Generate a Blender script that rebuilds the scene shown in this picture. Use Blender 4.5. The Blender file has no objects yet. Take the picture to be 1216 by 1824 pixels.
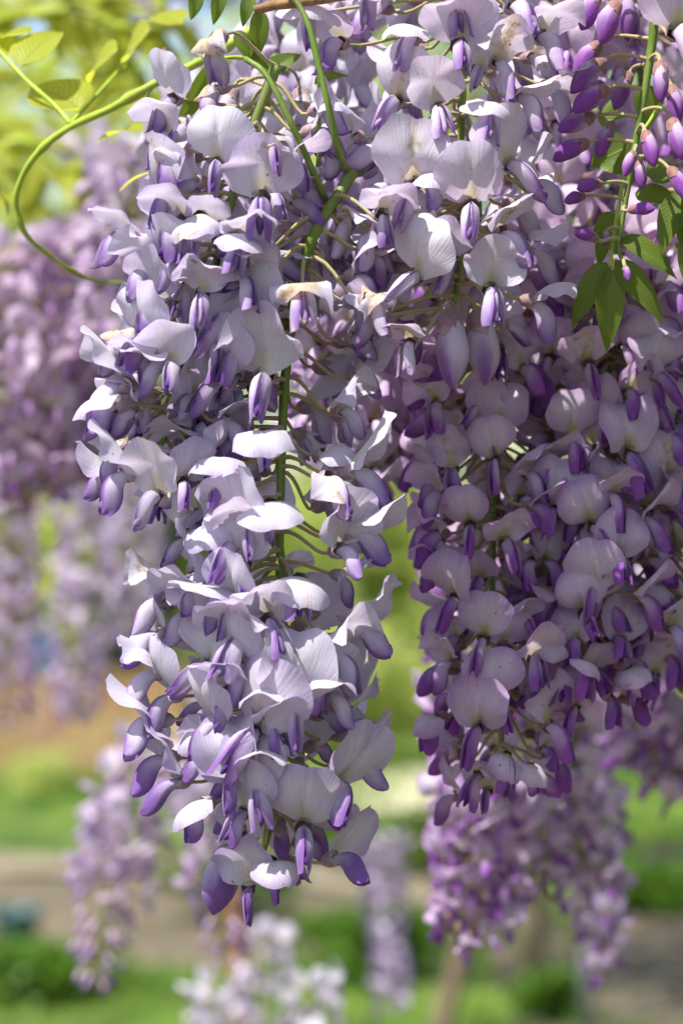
import bpy, math, random
import numpy as np
from mathutils import Vector, Matrix, Euler

random.seed(7)
rng = np.random.default_rng(7)
scene = bpy.context.scene
COL = scene.collection
rad = math.radians

# ------------------------------------------------------------------ camera, sky, sun, exposure
D = 0.85                       # camera to the plane in focus (m)
ZC = 1.50                      # eye height
S = 0.24 / 1216                # metres per photo pixel in that plane
cd = bpy.data.cameras.new('camera')
cam = bpy.data.objects.new('camera', cd)
COL.objects.link(cam)
cam.location = (0, -D, ZC)
cam.rotation_euler = (rad(90), 0, 0)
cd.sensor_fit = 'VERTICAL'
cd.sensor_height = 36
cd.lens = 85
cd.clip_start = 0.02
cd.clip_end = 500
cd.dof.use_dof = True
cd.dof.focus_distance = D - 0.018
cd.dof.aperture_fstop = 7.6
cd.dof.aperture_blades = 7
scene.camera = cam

SUN = Vector((-0.36, -0.35, 0.865)).normalized()
w = bpy.data.worlds.new('World')
scene.world = w
w.use_nodes = True
nt = w.node_tree
sky = nt.nodes.new('ShaderNodeTexSky')
sky.sky_type = 'NISHITA'
sky.sun_disc = False
sky.sun_elevation = math.asin(SUN.z)
sky.sun_rotation = math.atan2(SUN.x, SUN.y)
sky.air_density = 1.0
sky.dust_density = 1.5
bg = nt.nodes['Background']
bg.inputs[1].default_value = 0.115
nt.links.new(sky.outputs[0], bg.inputs[0])
sl = bpy.data.lights.new('sun', 'SUN')
sl.energy = 4.6
sl.angle = rad(0.5)
sl.color = (1.0, 0.965, 0.91)
so = bpy.data.objects.new('sun', sl)
COL.objects.link(so)
so.rotation_euler = (-SUN).to_track_quat('-Z', 'Y').to_euler()
so.location = (0, 0, 8)
vs = scene.view_settings
vs.view_transform = 'Standard'
vs.look = 'None'
vs.gamma = 1
vs.use_curve_mapping = False
vs.exposure = 0.95
scene.cycles.max_bounces = 10
scene.cycles.diffuse_bounces = 5
scene.cycles.transmission_bounces = 6
scene.cycles.transparent_max_bounces = 8

# ------------------------------------------------------------------ small helpers
def P(px, py, Y=0.0):
    """point of the place seen at a photo pixel, at depth Y behind the plane in focus"""
    k = S * (D + Y) / D
    return Vector(((px - 608) * k, Y, ZC - (py - 912) * k))

def mesh(name, verts, faces, uvs=None, mat=None, smooth=True):
    me = bpy.data.meshes.new(name)
    me.from_pydata([tuple(v) for v in verts], [], faces)
    if uvs is not None:
        ul = me.uv_layers.new(name='uv')
        li = np.empty(len(me.loops), dtype=np.int32)
        me.loops.foreach_get('vertex_index', li)
        ul.data.foreach_set('uv', np.asarray(uvs, dtype=np.float32)[li].ravel())
    if smooth:
        me.polygons.foreach_set('use_smooth', np.ones(len(me.polygons), dtype=bool))
    if mat:
        me.materials.append(mat)
    me.update()
    return me

def fast_mesh(name, V, F, UV=None, mat=None, smooth=False):
    """numpy verts (n,3), quads (m,4)"""
    me = bpy.data.meshes.new(name)
    me.vertices.add(len(V)); me.vertices.foreach_set('co', V.astype(np.float32).ravel())
    me.loops.add(F.size); me.loops.foreach_set('vertex_index', F.astype(np.int32).ravel())
    me.polygons.add(len(F))
    me.polygons.foreach_set('loop_start', np.arange(0, F.size, F.shape[1], dtype=np.int32))
    me.polygons.foreach_set('loop_total', np.full(len(F), F.shape[1], dtype=np.int32))
    if UV is not None:
        ul = me.uv_layers.new(name='uv')
        ul.data.foreach_set('uv', UV[F.ravel()].astype(np.float32).ravel())
    if smooth:
        me.polygons.foreach_set('use_smooth', np.ones(len(F), dtype=bool))
    if mat:
        me.materials.append(mat)
    me.update(calc_edges=True)
    me.validate()
    return me

def link(name, data, parent=None, mw=None, color=None):
    o = bpy.data.objects.new(name, data)
    COL.objects.link(o)
    if parent is not None:
        o.parent = parent
    if mw is not None:
        o.matrix_local = mw
    if color is not None:
        o.color = color
    return o

def tag(o, label, cat, group=None, kind=None):
    if kind:
        o['kind'] = kind
    if label:
        o['label'] = label
    if cat:
        o['category'] = cat
    if group:
        o['group'] = group
    return o

def thing(name, label, cat, loc, group=None):
    o = link(name, None)
    o.empty_display_size = 0.01
    o.location = loc
    return tag(o, label, cat, group)

def catmull(pts, n):
    pts = [Vector(p) for p in pts]
    pts = [pts[0] * 2 - pts[1]] + pts + [pts[-1] * 2 - pts[-2]]
    out = []
    m = len(pts) - 3
    for i in range(n):
        t = i / (n - 1) * m
        k = min(int(t), m - 1); f = t - k
        a, b, c, d = pts[k:k + 4]
        out.append(0.5 * ((2 * b) + (c - a) * f + (2 * a - 5 * b + 4 * c - d) * f * f + (3 * b - a - 3 * c + d) * f ** 3))
    return out

def tube(path, radii, seg=7, cap=True, wob=0.0, sy=1.0):
    """verts, faces, uv of a tube; uv v runs along it"""
    V, F, U = [], [], []
    n = len(path)
    up = Vector((0.13, 0.97, 0.2))
    for i, p in enumerate(path):
        t = (path[min(i + 1, n - 1)] - path[max(i - 1, 0)])
        t = t.normalized() if t.length > 1e-9 else Vector((0, 0, 1))
        x = up.cross(t)
        if x.length < 1e-3:
            x = Vector((1, 0, 0)).cross(t)
        x.normalize(); y = t.cross(x)
        r = radii[i] if hasattr(radii, '__len__') else radii
        for k in range(seg):
            a = 2 * math.pi * k / seg
            rr = r * (1 + wob * math.sin(3 * a + i * 1.7) + wob * (random.random() - .5))
            V.append(p + x * (math.cos(a) * rr) + y * (math.sin(a) * rr * sy))
            U.append((k / seg, i / (n - 1)))
    for i in range(n - 1):
        for k in range(seg):
            a = i * seg + k; b = i * seg + (k + 1) % seg
            F.append((a, b, b + seg, a + seg))
    if cap:
        F.append(tuple(range(seg - 1, -1, -1)))
        F.append(tuple((n - 1) * seg + k for k in range(seg)))
    return V, F, U

# ------------------------------------------------------------------ materials
def new_mat(name):
    m = bpy.data.materials.new(name)
    m.use_nodes = True
    m.node_tree.nodes.clear()
    return m, m.node_tree

class N:
    """tiny node-writing helper"""
    def __init__(s, tree): s.t = tree
    def add(s, typ, ins=None, **kw):
        n = s.t.nodes.new(typ)
        for k, v in kw.items(): setattr(n, k, v)
        for k, v in (ins or {}).items(): s.put(n.inputs[k], v)
        return n
    def put(s, sock, v):
        if isinstance(v, bpy.types.NodeSocket): s.t.links.new(v, sock)
        else: sock.default_value = v
    def math(s, op, a, b=None, c=None, clamp=False):
        n = s.t.nodes.new('ShaderNodeMath'); n.operation = op; n.use_clamp = clamp
        s.put(n.inputs[0], a)
        if b is not None: s.put(n.inputs[1], b)
        if c is not None: s.put(n.inputs[2], c)
        return n.outputs[0]
    def ramp(s, fac, a, b, lo=0.0, hi=1.0):
        n = s.t.nodes.new('ShaderNodeMapRange'); n.interpolation_type = 'SMOOTHSTEP'
        for i, v in enumerate((fac, a, b, lo, hi)): s.put(n.inputs[i], v)
        return n.outputs[0]
    def mix(s, f, a, b, blend='MIX'):
        n = s.t.nodes.new('ShaderNodeMix'); n.data_type = 'RGBA'; n.blend_type = blend
        s.put(n.inputs[0], f)
        for k, v in ((6, a), (7, b)):
            s.put(n.inputs[k], v if isinstance(v, bpy.types.NodeSocket) else (*v, 1))
        return n.outputs[2]
    def noise(s, vec, scale, detail=3, rough=.55, dim='3D'):
        n = s.add('ShaderNodeTexNoise', {'Scale': scale, 'Detail': detail, 'Roughness': rough}, noise_dimensions=dim)
        s.put(n.inputs['Vector'], vec)
        return n.outputs['Fac']
    def finish(s, shader):
        o = s.t.nodes.new('ShaderNodeOutputMaterial')
        s.t.links.new(shader, o.inputs['Surface'])

def thin_shader(n, col, trans_col, tfac, rough, normal=None, spec=.35, sheen=0):
    p = n.add('ShaderNodeBsdfPrincipled', {'Base Color': col, 'Roughness': rough, 'Specular IOR Level': spec})
    t = n.add('ShaderNodeBsdfTranslucent', {'Color': trans_col})
    if normal is not None:
        n.put(p.inputs['Normal'], normal); n.put(t.inputs['Normal'], normal)
    if sheen: p.inputs['Sheen Weight'].default_value = sheen
    m = n.add('ShaderNodeMixShader', {0: tfac})
    n.put(m.inputs[1], p.outputs[0]); n.put(m.inputs[2], t.outputs[0])
    return m.outputs[0]

def petal_mat(name, kind):
    m, t = new_mat(name); n = N(t)
    uv = n.add('ShaderNodeUVMap', uv_map='uv').outputs[0]
    sep = n.add('ShaderNodeSeparateXYZ', {0: uv})
    u = n.math('SUBTRACT', sep.outputs[0], 0.5); v = sep.outputs[1]
    info = n.add('ShaderNodeObjectInfo')
    oc = n.add('ShaderNodeSeparateColor', {0: info.outputs['Color']})
    R, G, B = oc.outputs[0], oc.outputs[1], oc.outputs[2]       # violet, withered, pink
    rnd = info.outputs['Random']
    tc = n.add('ShaderNodeTexCoord').outputs['Object']
    off = n.add('ShaderNodeVectorMath', {0: tc, 1: n.math('MULTIPLY', rnd, 37.0)}, operation='ADD').outputs[0]
    big = n.noise(off, 110, 3)
    au = n.math('ABSOLUTE', u)
    # veins fanning out from the claw
    ang = n.math('ARCTAN2', u, n.math('ADD', v, 0.12))
    comb = n.add('ShaderNodeCombineXYZ', {0: n.math('MULTIPLY', ang, 26.0), 1: n.math('MULTIPLY', v, 1.2), 2: n.math('MULTIPLY', rnd, 50.0)}).outputs[0]
    vein = n.noise(comb, 1.3, 2, .6)
    if kind == 'banner':
        white = n.mix(B, (0.735, 0.715, 0.77), (0.75, 0.62, 0.735))
        lil = n.mix(B, (0.48, 0.395, 0.63), (0.54, 0.33, 0.59))
        edge = n.math('ADD', n.ramp(au, 0.18, 0.52), n.ramp(v, 0.62, 1.02))
        f = n.math('MULTIPLY', n.math('ADD', n.math('MULTIPLY', edge, 0.85), n.math('MULTIPLY', n.math('SUBTRACT', big, .5), 1.1)), n.math('ADD', n.math('MULTIPLY', R, 1.0), .12), clamp=True)
        f = n.math('ADD', f, n.math('MULTIPLY', R, .25), clamp=True)
        col = n.mix(f, white, lil)
        mid = n.math('MULTIPLY', n.ramp(au, 0.10, 0.0), n.ramp(v, 0.95, 0.35))
        col = n.mix(n.math('MULTIPLY', mid, .55), col, (0.78, 0.76, 0.70))
        spot = n.math('MULTIPLY', n.ramp(au, 0.17, 0.02), n.math('MULTIPLY', n.ramp(v, 0.44, 0.16), n.math('ADD', .55, n.math('MULTIPLY', B, .45))))
        col = n.mix(n.math('MULTIPLY', spot, .85), col, (0.56, 0.55, 0.16))
        tf = 0.30
    else:
        base = n.mix(B, (0.65, 0.58, 0.70), (0.66, 0.51, 0.68))
        tip = n.mix(B, (0.235, 0.115, 0.375), (0.275, 0.07, 0.375))
        if kind == 'keel':
            base = n.mix(.4, base, (0.40, 0.28, 0.55)); tip = n.mix(B, (0.12, 0.045, 0.25), (0.15, 0.03, 0.25))
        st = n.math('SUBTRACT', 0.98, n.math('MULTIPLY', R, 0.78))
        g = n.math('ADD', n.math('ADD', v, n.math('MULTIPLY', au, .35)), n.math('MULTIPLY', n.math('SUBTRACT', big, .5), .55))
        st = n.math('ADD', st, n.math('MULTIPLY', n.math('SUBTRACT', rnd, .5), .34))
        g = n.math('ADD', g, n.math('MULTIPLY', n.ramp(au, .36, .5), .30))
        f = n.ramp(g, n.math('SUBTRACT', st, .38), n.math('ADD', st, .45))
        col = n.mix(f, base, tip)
        tf = 0.24
    col = n.mix(n.math('MULTIPLY', n.ramp(vein, .50, .70), .34), col, n.mix(1.0, col, (0.66, 0.55, 0.80), 'MULTIPLY'))
    # age: papery cream and tan, plus small brown bruises
    wn = n.noise(off, 230, 4, .65)
    wf = n.math('MULTIPLY', n.ramp(n.math('ADD', n.math('SUBTRACT', wn, au), n.math('MULTIPLY', G, .42)), .46, .72), n.ramp(G, 0.02, .35), clamp=True)
    col = n.mix(n.math('MULTIPLY', wf, .85), col, n.mix(n.ramp(wn, .5, .7), (0.62, 0.52, 0.34), (0.34, 0.20, 0.07)))
    sp = n.noise(off, 420, 2, .5)
    bru = n.math('MULTIPLY', n.ramp(sp, .715, .76), n.ramp(n.math('ADD', rnd, n.math('MULTIPLY', G, .5)), .45, .6))
    col = n.mix(n.math('MULTIPLY', bru, .8), col, (0.22, 0.11, 0.04))
    fine = n.noise(off, 900, 3, .6)
    h = n.math('ADD', n.math('MULTIPLY', vein, .75), n.math('MULTIPLY', fine, .25))
    bump = n.add('ShaderNodeBump', {'Strength': .5, 'Distance': .0007, 'Height': h}).outputs[0]
    tcol = n.mix(.35, col, n.mix(1.0, col, (0.95, 0.72, 1.0), 'MULTIPLY'))
    n.finish(thin_shader(n, col, tcol, tf + (.14 if kind == 'banner' else .06), .62, bump, .2, .12))
    return m

M = {}
M['banner'] = petal_mat('banner_petal_white_lilac', 'banner')
M['wing'] = petal_mat('wing_petal_violet', 'wing')
M['keel'] = petal_mat('keel_petal_dark_violet', 'keel')

def stalk_mat():
    m, t = new_mat('pedicel_and_calyx'); n = N(t)
    uv = n.add('ShaderNodeUVMap', uv_map='uv').outputs[0]
    v = n.add('ShaderNodeSeparateXYZ', {0: uv}).outputs[1]
    info = n.add('ShaderNodeObjectInfo')
    B = n.add('ShaderNodeSeparateColor', {0: info.outputs['Color']}).outputs[2]
    tc = n.add('ShaderNodeTexCoord').outputs['Object']
    no = n.noise(tc, 500, 3)
    a = n.mix(n.ramp(no, .35, .7), (0.30, 0.28, 0.10), (0.36, 0.27, 0.15))
    cal = n.mix(B, (0.24, 0.155, 0.18), (0.19, 0.075, 0.07))
    b = n.mix(n.ramp(no, .3, .7), cal, n.mix(B, (0.29, 0.20, 0.22), (0.25, 0.12, 0.10)))
    b = n.mix(n.math('MULTIPLY', n.ramp(v, .9, 1.0), n.math('SUBTRACT', 1.0, B)), b, (0.38, 0.30, 0.33))
    col = n.mix(n.ramp(v, .60, .74), a, b)
    bump = n.add('ShaderNodeBump', {'Strength': .4, 'Distance': .0004, 'Height': n.noise(tc, 1500, 2)}).outputs[0]
    p = n.add('ShaderNodeBsdfPrincipled', {'Base Color': col, 'Roughness': .6, 'Normal': bump, 'Sheen Weight': .25, 'Specular IOR Level': .25})
    n.finish(p.outputs[0])
    return m
M['stalk'] = stalk_mat()

def stem_mat(name, c1, c2, c3, scale=300, rough=.5):
    m, t = new_mat(name); n = N(t)
    tc = n.add('ShaderNodeTexCoord').outputs['Object']
    st = n.add('ShaderNodeMapping', {0: tc, 3: (1, 1, .25)}).outputs[0]
    a = n.noise(st, scale, 4); b = n.noise(tc, scale * .12, 3)
    col = n.mix(n.ramp(a, .35, .7), c1, c2)
    col = n.mix(n.ramp(b, .5, .75), col, c3)
    bump = n.add('ShaderNodeBump', {'Strength': .5, 'Distance': .3 / scale, 'Height': a}).outputs[0]
    p = n.add('ShaderNodeBsdfPrincipled', {'Base Color': col, 'Roughness': rough, 'Normal': bump, 'Specular IOR Level': .35})
    n.finish(p.outputs[0])
    return m
M['rachis'] = stem_mat('green_flower_stem', (0.095, 0.165, 0.018), (0.15, 0.225, 0.03), (0.17, 0.19, 0.06))
M['vine'] = stem_mat('green_vine_shoot', (0.28, 0.40, 0.03), (0.36, 0.46, 0.05), (0.32, 0.33, 0.08), 200)
M['twig'] = stem_mat('dry_brown_twig', (0.30, 0.18, 0.07), (0.20, 0.11, 0.045), (0.34, 0.24, 0.12), 250, .75)
M['bark'] = stem_mat('brown_bark', (0.13, 0.095, 0.06), (0.20, 0.15, 0.09), (0.10, 0.08, 0.05), 40, .85)
M['rust'] = stem_mat('reddish_wood', (0.38, 0.15, 0.05), (0.28, 0.11, 0.04), (0.40, 0.20, 0.08), 40, .8)
M['reed'] = stem_mat('dry_reed', (0.58, 0.36, 0.20), (0.50, 0.29, 0.15), (0.62, 0.45, 0.26), 12, .8)
M['stake'] = stem_mat('pale_grey_stake', (0.22, 0.25, 0.21), (0.18, 0.21, 0.17), (0.26, 0.26, 0.2), 30, .7)

def leaf_mat(name, c1, c2, tc1, tfac, midrib=True, rough=.42):
    m, t = new_mat(name); n = N(t)
    uv = n.add('ShaderNodeUVMap', uv_map='uv').outputs[0]
    sep = n.add('ShaderNodeSeparateXYZ', {0: uv})
    u = n.math('SUBTRACT', sep.outputs[0], .5); au = n.math('ABSOLUTE', u); v = sep.outputs[1]
    tc = n.add('ShaderNodeTexCoord').outputs['Object']
    info = n.add('ShaderNodeObjectInfo')
    geo = n.add('ShaderNodeNewGeometry')
    no = n.noise(tc, 60, 3) if midrib else geo.outputs['Random Per Island']
    col = n.mix(no, c1, c2)
    tcol = n.mix(no, tc1, n.mix(.4, tc1 if isinstance(tc1, bpy.types.NodeSocket) else n.mix(0, tc1, tc1), c2))
    nrm = None
    if midrib:
        side = n.add('ShaderNodeTexWave', {'Scale': 1.0, 'Distortion': 1.2, 'Detail': 1}, wave_type='BANDS', bands_direction='X')
        n.put(side.inputs['Vector'], n.add('ShaderNodeCombineXYZ', {0: n.math('SUBTRACT', n.math('MULTIPLY', v, 3.3), n.math('MULTIPLY', au, 2.6)), 1: n.math('MULTIPLY', u, .2)}).outputs[0])
        veins = n.math('MAXIMUM', n.ramp(side.outputs['Fac'], .86, 1.0), n.ramp(au, .03, .008))
        col = n.mix(n.math('MULTIPLY', veins, .45), col, (0.28, 0.36, 0.10))
        tcol = n.mix(n.math('MULTIPLY', veins, .4), tcol, (0.20, 0.26, 0.02))
        nrm = n.add('ShaderNodeBump', {'Strength': .5, 'Distance': .0007, 'Height': n.math('ADD', veins, n.math('MULTIPLY', no, .5)), }).outputs[0]
    n.finish(thin_shader(n, col, tcol, tfac, rough, nrm, .35))
    return m
M['leaf'] = leaf_mat('wisteria_leaf', (0.10, 0.165, 0.022), (0.14, 0.20, 0.03), (0.24, 0.36, 0.015), .45)
M['leaf_young'] = leaf_mat('young_yellow_green_leaf', (0.34, 0.40, 0.035), (0.44, 0.46, 0.05), (0.74, 0.76, 0.06), .55)
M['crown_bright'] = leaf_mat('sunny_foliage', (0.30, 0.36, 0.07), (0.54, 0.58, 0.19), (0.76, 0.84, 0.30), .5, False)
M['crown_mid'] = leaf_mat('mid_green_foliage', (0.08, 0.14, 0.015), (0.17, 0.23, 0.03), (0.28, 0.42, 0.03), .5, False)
M['canopy'] = leaf_mat('overhead_wisteria_foliage', (0.08, 0.14, 0.02), (0.13, 0.19, 0.03), (0.20, 0.31, 0.02), .35, False)
M['grass'] = leaf_mat('grass_blades', (0.06, 0.15, 0.012), (0.12, 0.22, 0.02), (0.16, 0.32, 0.02), .4, False)

# ------------------------------------------------------------------ flower part meshes (millimetres -> metres)
MM = 0.001
def banner_mesh(seed, th0, th1, W, L, kap, ripple, roll, crease, asym):
    r = random.Random(seed)
    K = 60
    ys, zs, ths = [0.0], [0.0], []
    for i in range(K + 1):
        s = i / K
        ths.append(rad(th0 + (th1 - th0) * (s * s * (3 - 2 * s) * .7 + s * .3)))
    for i in range(K):
        ys.append(ys[-1] + math.cos(ths[i]) * L / K); zs.append(zs[-1] + math.sin(ths[i]) * L / K)
    def curve(q):
        f = min(max(q / L, -.05), 1.08) * K
        k = min(max(int(f), 0), K - 1); d = f - k
        return ys[k] + (ys[k + 1] - ys[k]) * d, zs[k] + (zs[k + 1] - zs[k]) * d, ths[min(max(int(f), 0), K)]
    nr, ns = 9, 32
    V, U, F = [], [], []
    ph1, ph2 = r.uniform(0, 6.28), r.uniform(0, 6.28)
    kf = r.choice((2, 3, 3, 4))
    q0 = .50 * L
    def pt(rho, phi):
        s, c = math.sin(phi), math.cos(phi)
        a = W * (1 + .035 * math.sin(3 * phi + ph1) + .02 * math.sin(7 * phi + ph2) * rho)
        p = rho * a * s
        if c < 0:
            p *= 1 - .30 * abs(c) ** 3
            p += rho * W * .10 * math.exp(-((abs(phi - math.pi) - .65) / .25) ** 2) * (1 if s > 0 else -1)
        q = q0 + rho * .5 * L * c * (1.0 if c > 0 else 1.0)
        if c > 0:
            q -= rho ** 4 * .055 * L * math.exp(-(math.sin(phi) / .2) ** 2)
        y, z, th = curve(q)
        ny, nz = -math.sin(th), math.cos(th)
        kk = kap * (1 + asym * (1 if p > 0 else -1)) * (.55 + .6 * q / L)
        if abs(kk) > 1e-4:
            pp = math.sin(kk * p) / kk; dd = (1 - math.cos(kk * p)) / kk
        else:
            pp, dd = p, 0
        dd += crease * (math.exp(-(p / 1.1) ** 2)) * (1 - .5 * q / L)
        dd += roll * rho ** 5 * (.6 + .4 * math.sin(2 * phi + ph2))
        dd += ripple * rho ** 2 * math.sin(kf * phi + ph1) + ripple * .5 * rho ** 3 * math.sin((kf + 3) * phi + ph2)
        return (pp * MM, (y + ny * dd) * MM, (z + nz * dd) * MM), (p / (2 * W) + .5, q / L)
    a, b = pt(0, 0); V.append(a); U.append(b)
    for i in range(1, nr + 1):
        for k in range(ns):
            a, b = pt((i / nr) ** .9, 2 * math.pi * k / ns - math.pi); V.append(a); U.append(b)
    for k in range(ns):
        F.append((0, 1 + k, 1 + (k + 1) % ns))
    for i in range(nr - 1):
        o = 1 + i * ns
        for k in range(ns):
            F.append((o + k, o + ns + k, o + ns + (k + 1) % ns, o + (k + 1) % ns))
    return mesh('banner_petal', V, F, U, M['banner'])

def body_path(seed, L, h0, h1, h2):
    K = 24; y = z = 0.0; out = []
    for i in range(K + 1):
        s = i / K
        a = min(s / .6, 1); a = a * a * (3 - 2 * a)
        b = max((s - .55) / .45, 0)
        h = rad(h0 + (h1 - h0) * a + (h2 - h1) * b)
        out.append((y, z, h))
        y += math.cos(h) * L / K; z += math.sin(h) * L / K
    return out

def wing_mesh(seed, side, L, Wd, h0, h1, h2, puff, splay, flare):
    r = random.Random(seed)
    path = body_path(seed, L, h0, h1, h2)
    K = len(path) - 1; na, nb = 12, 7
    V, U, F = [], [], []
    ph = r.uniform(0, 6)
    for i in range(na + 1):
        s = i / na
        y, z, h = path[int(s * K)]
        sh = (math.sin(math.pi * min(max(s * .93 + .05, 0), 1)) ** .62) * (.62 + .38 * s) if i < na else .16
        hw = Wd * .5 * max(sh, .14)
        for j in range(nb + 1):
            t = j / nb * 2 - 1
            ny, nz = -math.sin(h), math.cos(h)
            q = t * hw
            x = .35 + puff * (math.sin(math.pi * min(s * .9 + .08, 1)) ** .6) * (1 - abs(t) ** 2.2) + splay * s * (1.0 - .35 * t)
            x += flare * max(-t, 0) ** 2 * s * 2 + .25 * math.sin(5 * s + 3 * t + ph)
            V.append((side * x * MM, (y + ny * q) * MM, (z + nz * q) * MM))
            U.append((t * .5 + .5, s))
    for i in range(na):
        for j in range(nb):
            a = i * (nb + 1) + j
            f = (a, a + 1, a + nb + 2, a + nb + 1)
            F.append(f if side > 0 else f[::-1])
    return mesh('wing_petal', V, F, U, M['wing'])

def keel_mesh(seed, L, h0, h1, h2):
    path = body_path(seed, L, h0, h1, h2 + 30)
    pts = [Vector((0, y * MM, z * MM)) for y, z, h in path[::3]]
    n = len(pts)
    V, F, U = [], [], []
    for i, p in enumerate(pts):
        h = path[i * 3][2]; s = i / (n - 1)
        rr = max(math.sin(math.pi * min(.12 + s * .80, 1)) ** .7, .15)
        for k in range(8):
            a = 2 * math.pi * k / 8
            q = math.cos(a) * 2.7 * rr; x = math.sin(a) * 1.5 * rr
            V.append(p + Vector((x, -math.sin(h) * q, math.cos(h) * q)) * MM); U.append((abs(k / 4 - 1) * .4 + .3, s))
    for i in range(n - 1):
        for k in range(8):
            a = i * 8 + k; b = i * 8 + (k + 1) % 8
            F.append((a, b, b + 8, a + 8))
    F.append(tuple((n - 1) * 8 + k for k in range(8)))
    return mesh('keel_petal', V, F, U, M['keel'])

def bud_mesh(seed, L, R, bend):
    r = random.Random(seed)
    V, F, U = [], [], []
    na, ns = 10, 12
    for i in range(na + 1):
        s = i / na
        rr = R * (math.sin(math.pi * (.14 + .86 * s ** 1.15)) ** .72 if i < na else .06)
        y = L * s; z = -bend * s * s
        for k in range(ns):
            a = 2 * math.pi * k / ns
            sx = .78; x = math.sin(a) * rr * sx; zz = math.cos(a) * rr
            if abs(a - math.pi) < .3: zz *= .86
            g_ = 1 + .05 * math.sin(2.2 * a + seed) * s + .04 * math.sin(9 * s + seed) * math.cos(a)
            x *= g_; zz *= g_
            V.append((x * MM, y * MM, (z + zz) * MM)); U.append((.5 + .5 * math.sin(a), s))
    for i in range(na):
        for k in range(ns):
            a = i * ns + k; b = i * ns + (k + 1) % ns
            F.append((a, b, b + ns, a + ns))
    F.append(tuple(na * ns + k for k in range(ns)))
    return mesh('bud_petal', V, F, U, M['wing'])

BT = {}
def bank(kind, n, f):
    BT[kind] = [f(i) for i in range(n)]
R_ = random.Random(3)
u_ = R_.uniform
bank('U', 8, lambda i: banner_mesh(100 + i, u_(25, 45), u_(80, 118), u_(10.8, 12.2), u_(20, 22.5), u_(-.065, .07), u_(.5, 1.6), u_(-2.2, 1.4), u_(.7, 1.8), u_(-.4, .4)))
bank('R', 7, lambda i: banner_mesh(200 + i, u_(35, 50), u_(120, 165), u_(10.8, 12.2), u_(19, 22), u_(-.09, .01), u_(.7, 1.9), u_(-2.4, 1.0), u_(.5, 1.5), u_(-.4, .4)))
bank('A', 8, lambda i: banner_mesh(300 + i, u_(48, 78), u_(-10, 52), u_(10.8, 12.3), u_(18, 21), u_(-.10, -.02), u_(1.1, 2.6), u_(-1.5, 1.2), u_(-.4, 1.0), u_(-.45, .45)))
bank('F', 7, lambda i: banner_mesh(400 + i, u_(15, 45), u_(8, 44), u_(9.5, 11), u_(20, 22.5), u_(-.10, -.02), u_(.6, 1.5), u_(-1.4, .8), u_(-.1, .9), u_(-.6, .6)))
bank('S', 6, lambda i: banner_mesh(500 + i, u_(5, 25), u_(-88, -60), u_(9.5, 11), u_(17, 20), u_(-.13, -.07), u_(.5, 1.2), u_(-.9, .7), u_(-1.1, .2), u_(-.3, .3)))
bank('W', 5, lambda i: banner_mesh(600 + i, u_(5, 40), u_(-95, -40), u_(9, 11), u_(12, 15), u_(-.20, -.12), u_(1.8, 3.4), u_(-2.5, 2.0), u_(-1.0, .8), u_(-.5, .5)))
WINGS = []
for i in range(7):
    h0, h1, h2 = u_(-25, 0), u_(-88, -62), u_(-62, -30)
    L = u_(17, 20.5); Wd = u_(8.4, 9.8); pf = u_(2.0, 2.8)
    sp = u_(-.3, .3) if i < 5 else u_(1.0, 2.8)
    WINGS.append((wing_mesh(i, 1, L, Wd, h0, h1, h2, pf, sp + u_(0, .4), u_(0, .8)),
                  wing_mesh(i + 50, -1, L * u_(.95, 1.02), Wd, h0, h1, h2, pf, sp, u_(0, .8)),
                  keel_mesh(i, L * u_(.84, .95), h0, h1, h2)))
BUDS = [bud_mesh(i, u_(14.5, 17.5), u_(3.9, 4.7), u_(-1.0, 2.6)) for i in range(5)]

def ped_mesh(path_local, sc, calyx=1.0, cup=1.0):
    """pedicel that widens into the calyx cup: one connected skin"""
    V, F, U = [], [], []
    seg = 8
    n = len(path_local)
    up = Vector((.3, .2, .93))
    rings = []
    for i, p in enumerate(path_local):
        t = path_local[min(i + 1, n - 1)] - path_local[max(i - 1, 0)]
        rings.append((p, t.normalized() if t.length > 1e-9 else Vector((0, 1, 0)), .62 * MM * (1 + .5 * (1 - i / n) ** 4), .6 * i / (n - 1)))
    e = path_local[-1]
    for y, r_, v in ((.6, 1.3, .68), (1.6, 2.25, .76), (3.2, 2.75, .86), (4.6, 2.85, .95), (5.6, 2.95, 1.0)):
        rings.append((e + Vector((0, y * MM * sc * cup, 0)), Vector((0, 1, 0)), r_ * MM * sc * calyx, v))
    for i, (p, t, r_, v) in enumerate(rings):
        x = up.cross(t)
        if x.length < 1e-3: x = Vector((1, 0, 0))
        x.normalize(); y = t.cross(x)
        for k in range(seg):
            a = 2 * math.pi * k / seg
            q = p + x * (math.cos(a) * r_) + y * (math.sin(a) * r_)
            if i == len(rings) - 1:
                q = q + Vector((0, (.9 if k % 2 else -.9) * MM * sc, 0))
            V.append(q); U.append((k / seg, v))
    for i in range(len(rings) - 1):
        for k in range(seg):
            a = i * seg + k; b = i * seg + (k + 1) % seg
            F.append((a, b, b + seg, a + seg))
    return mesh('flower_stalk_and_calyx', V, F, U, M['stalk'])

def bezier(a, b, c, d, n):
    return [a * (1 - t) ** 3 + b * 3 * t * (1 - t) ** 2 + c * 3 * t * t * (1 - t) + d * t ** 3 for t in (i / (n - 1) for i in range(n))]

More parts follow.
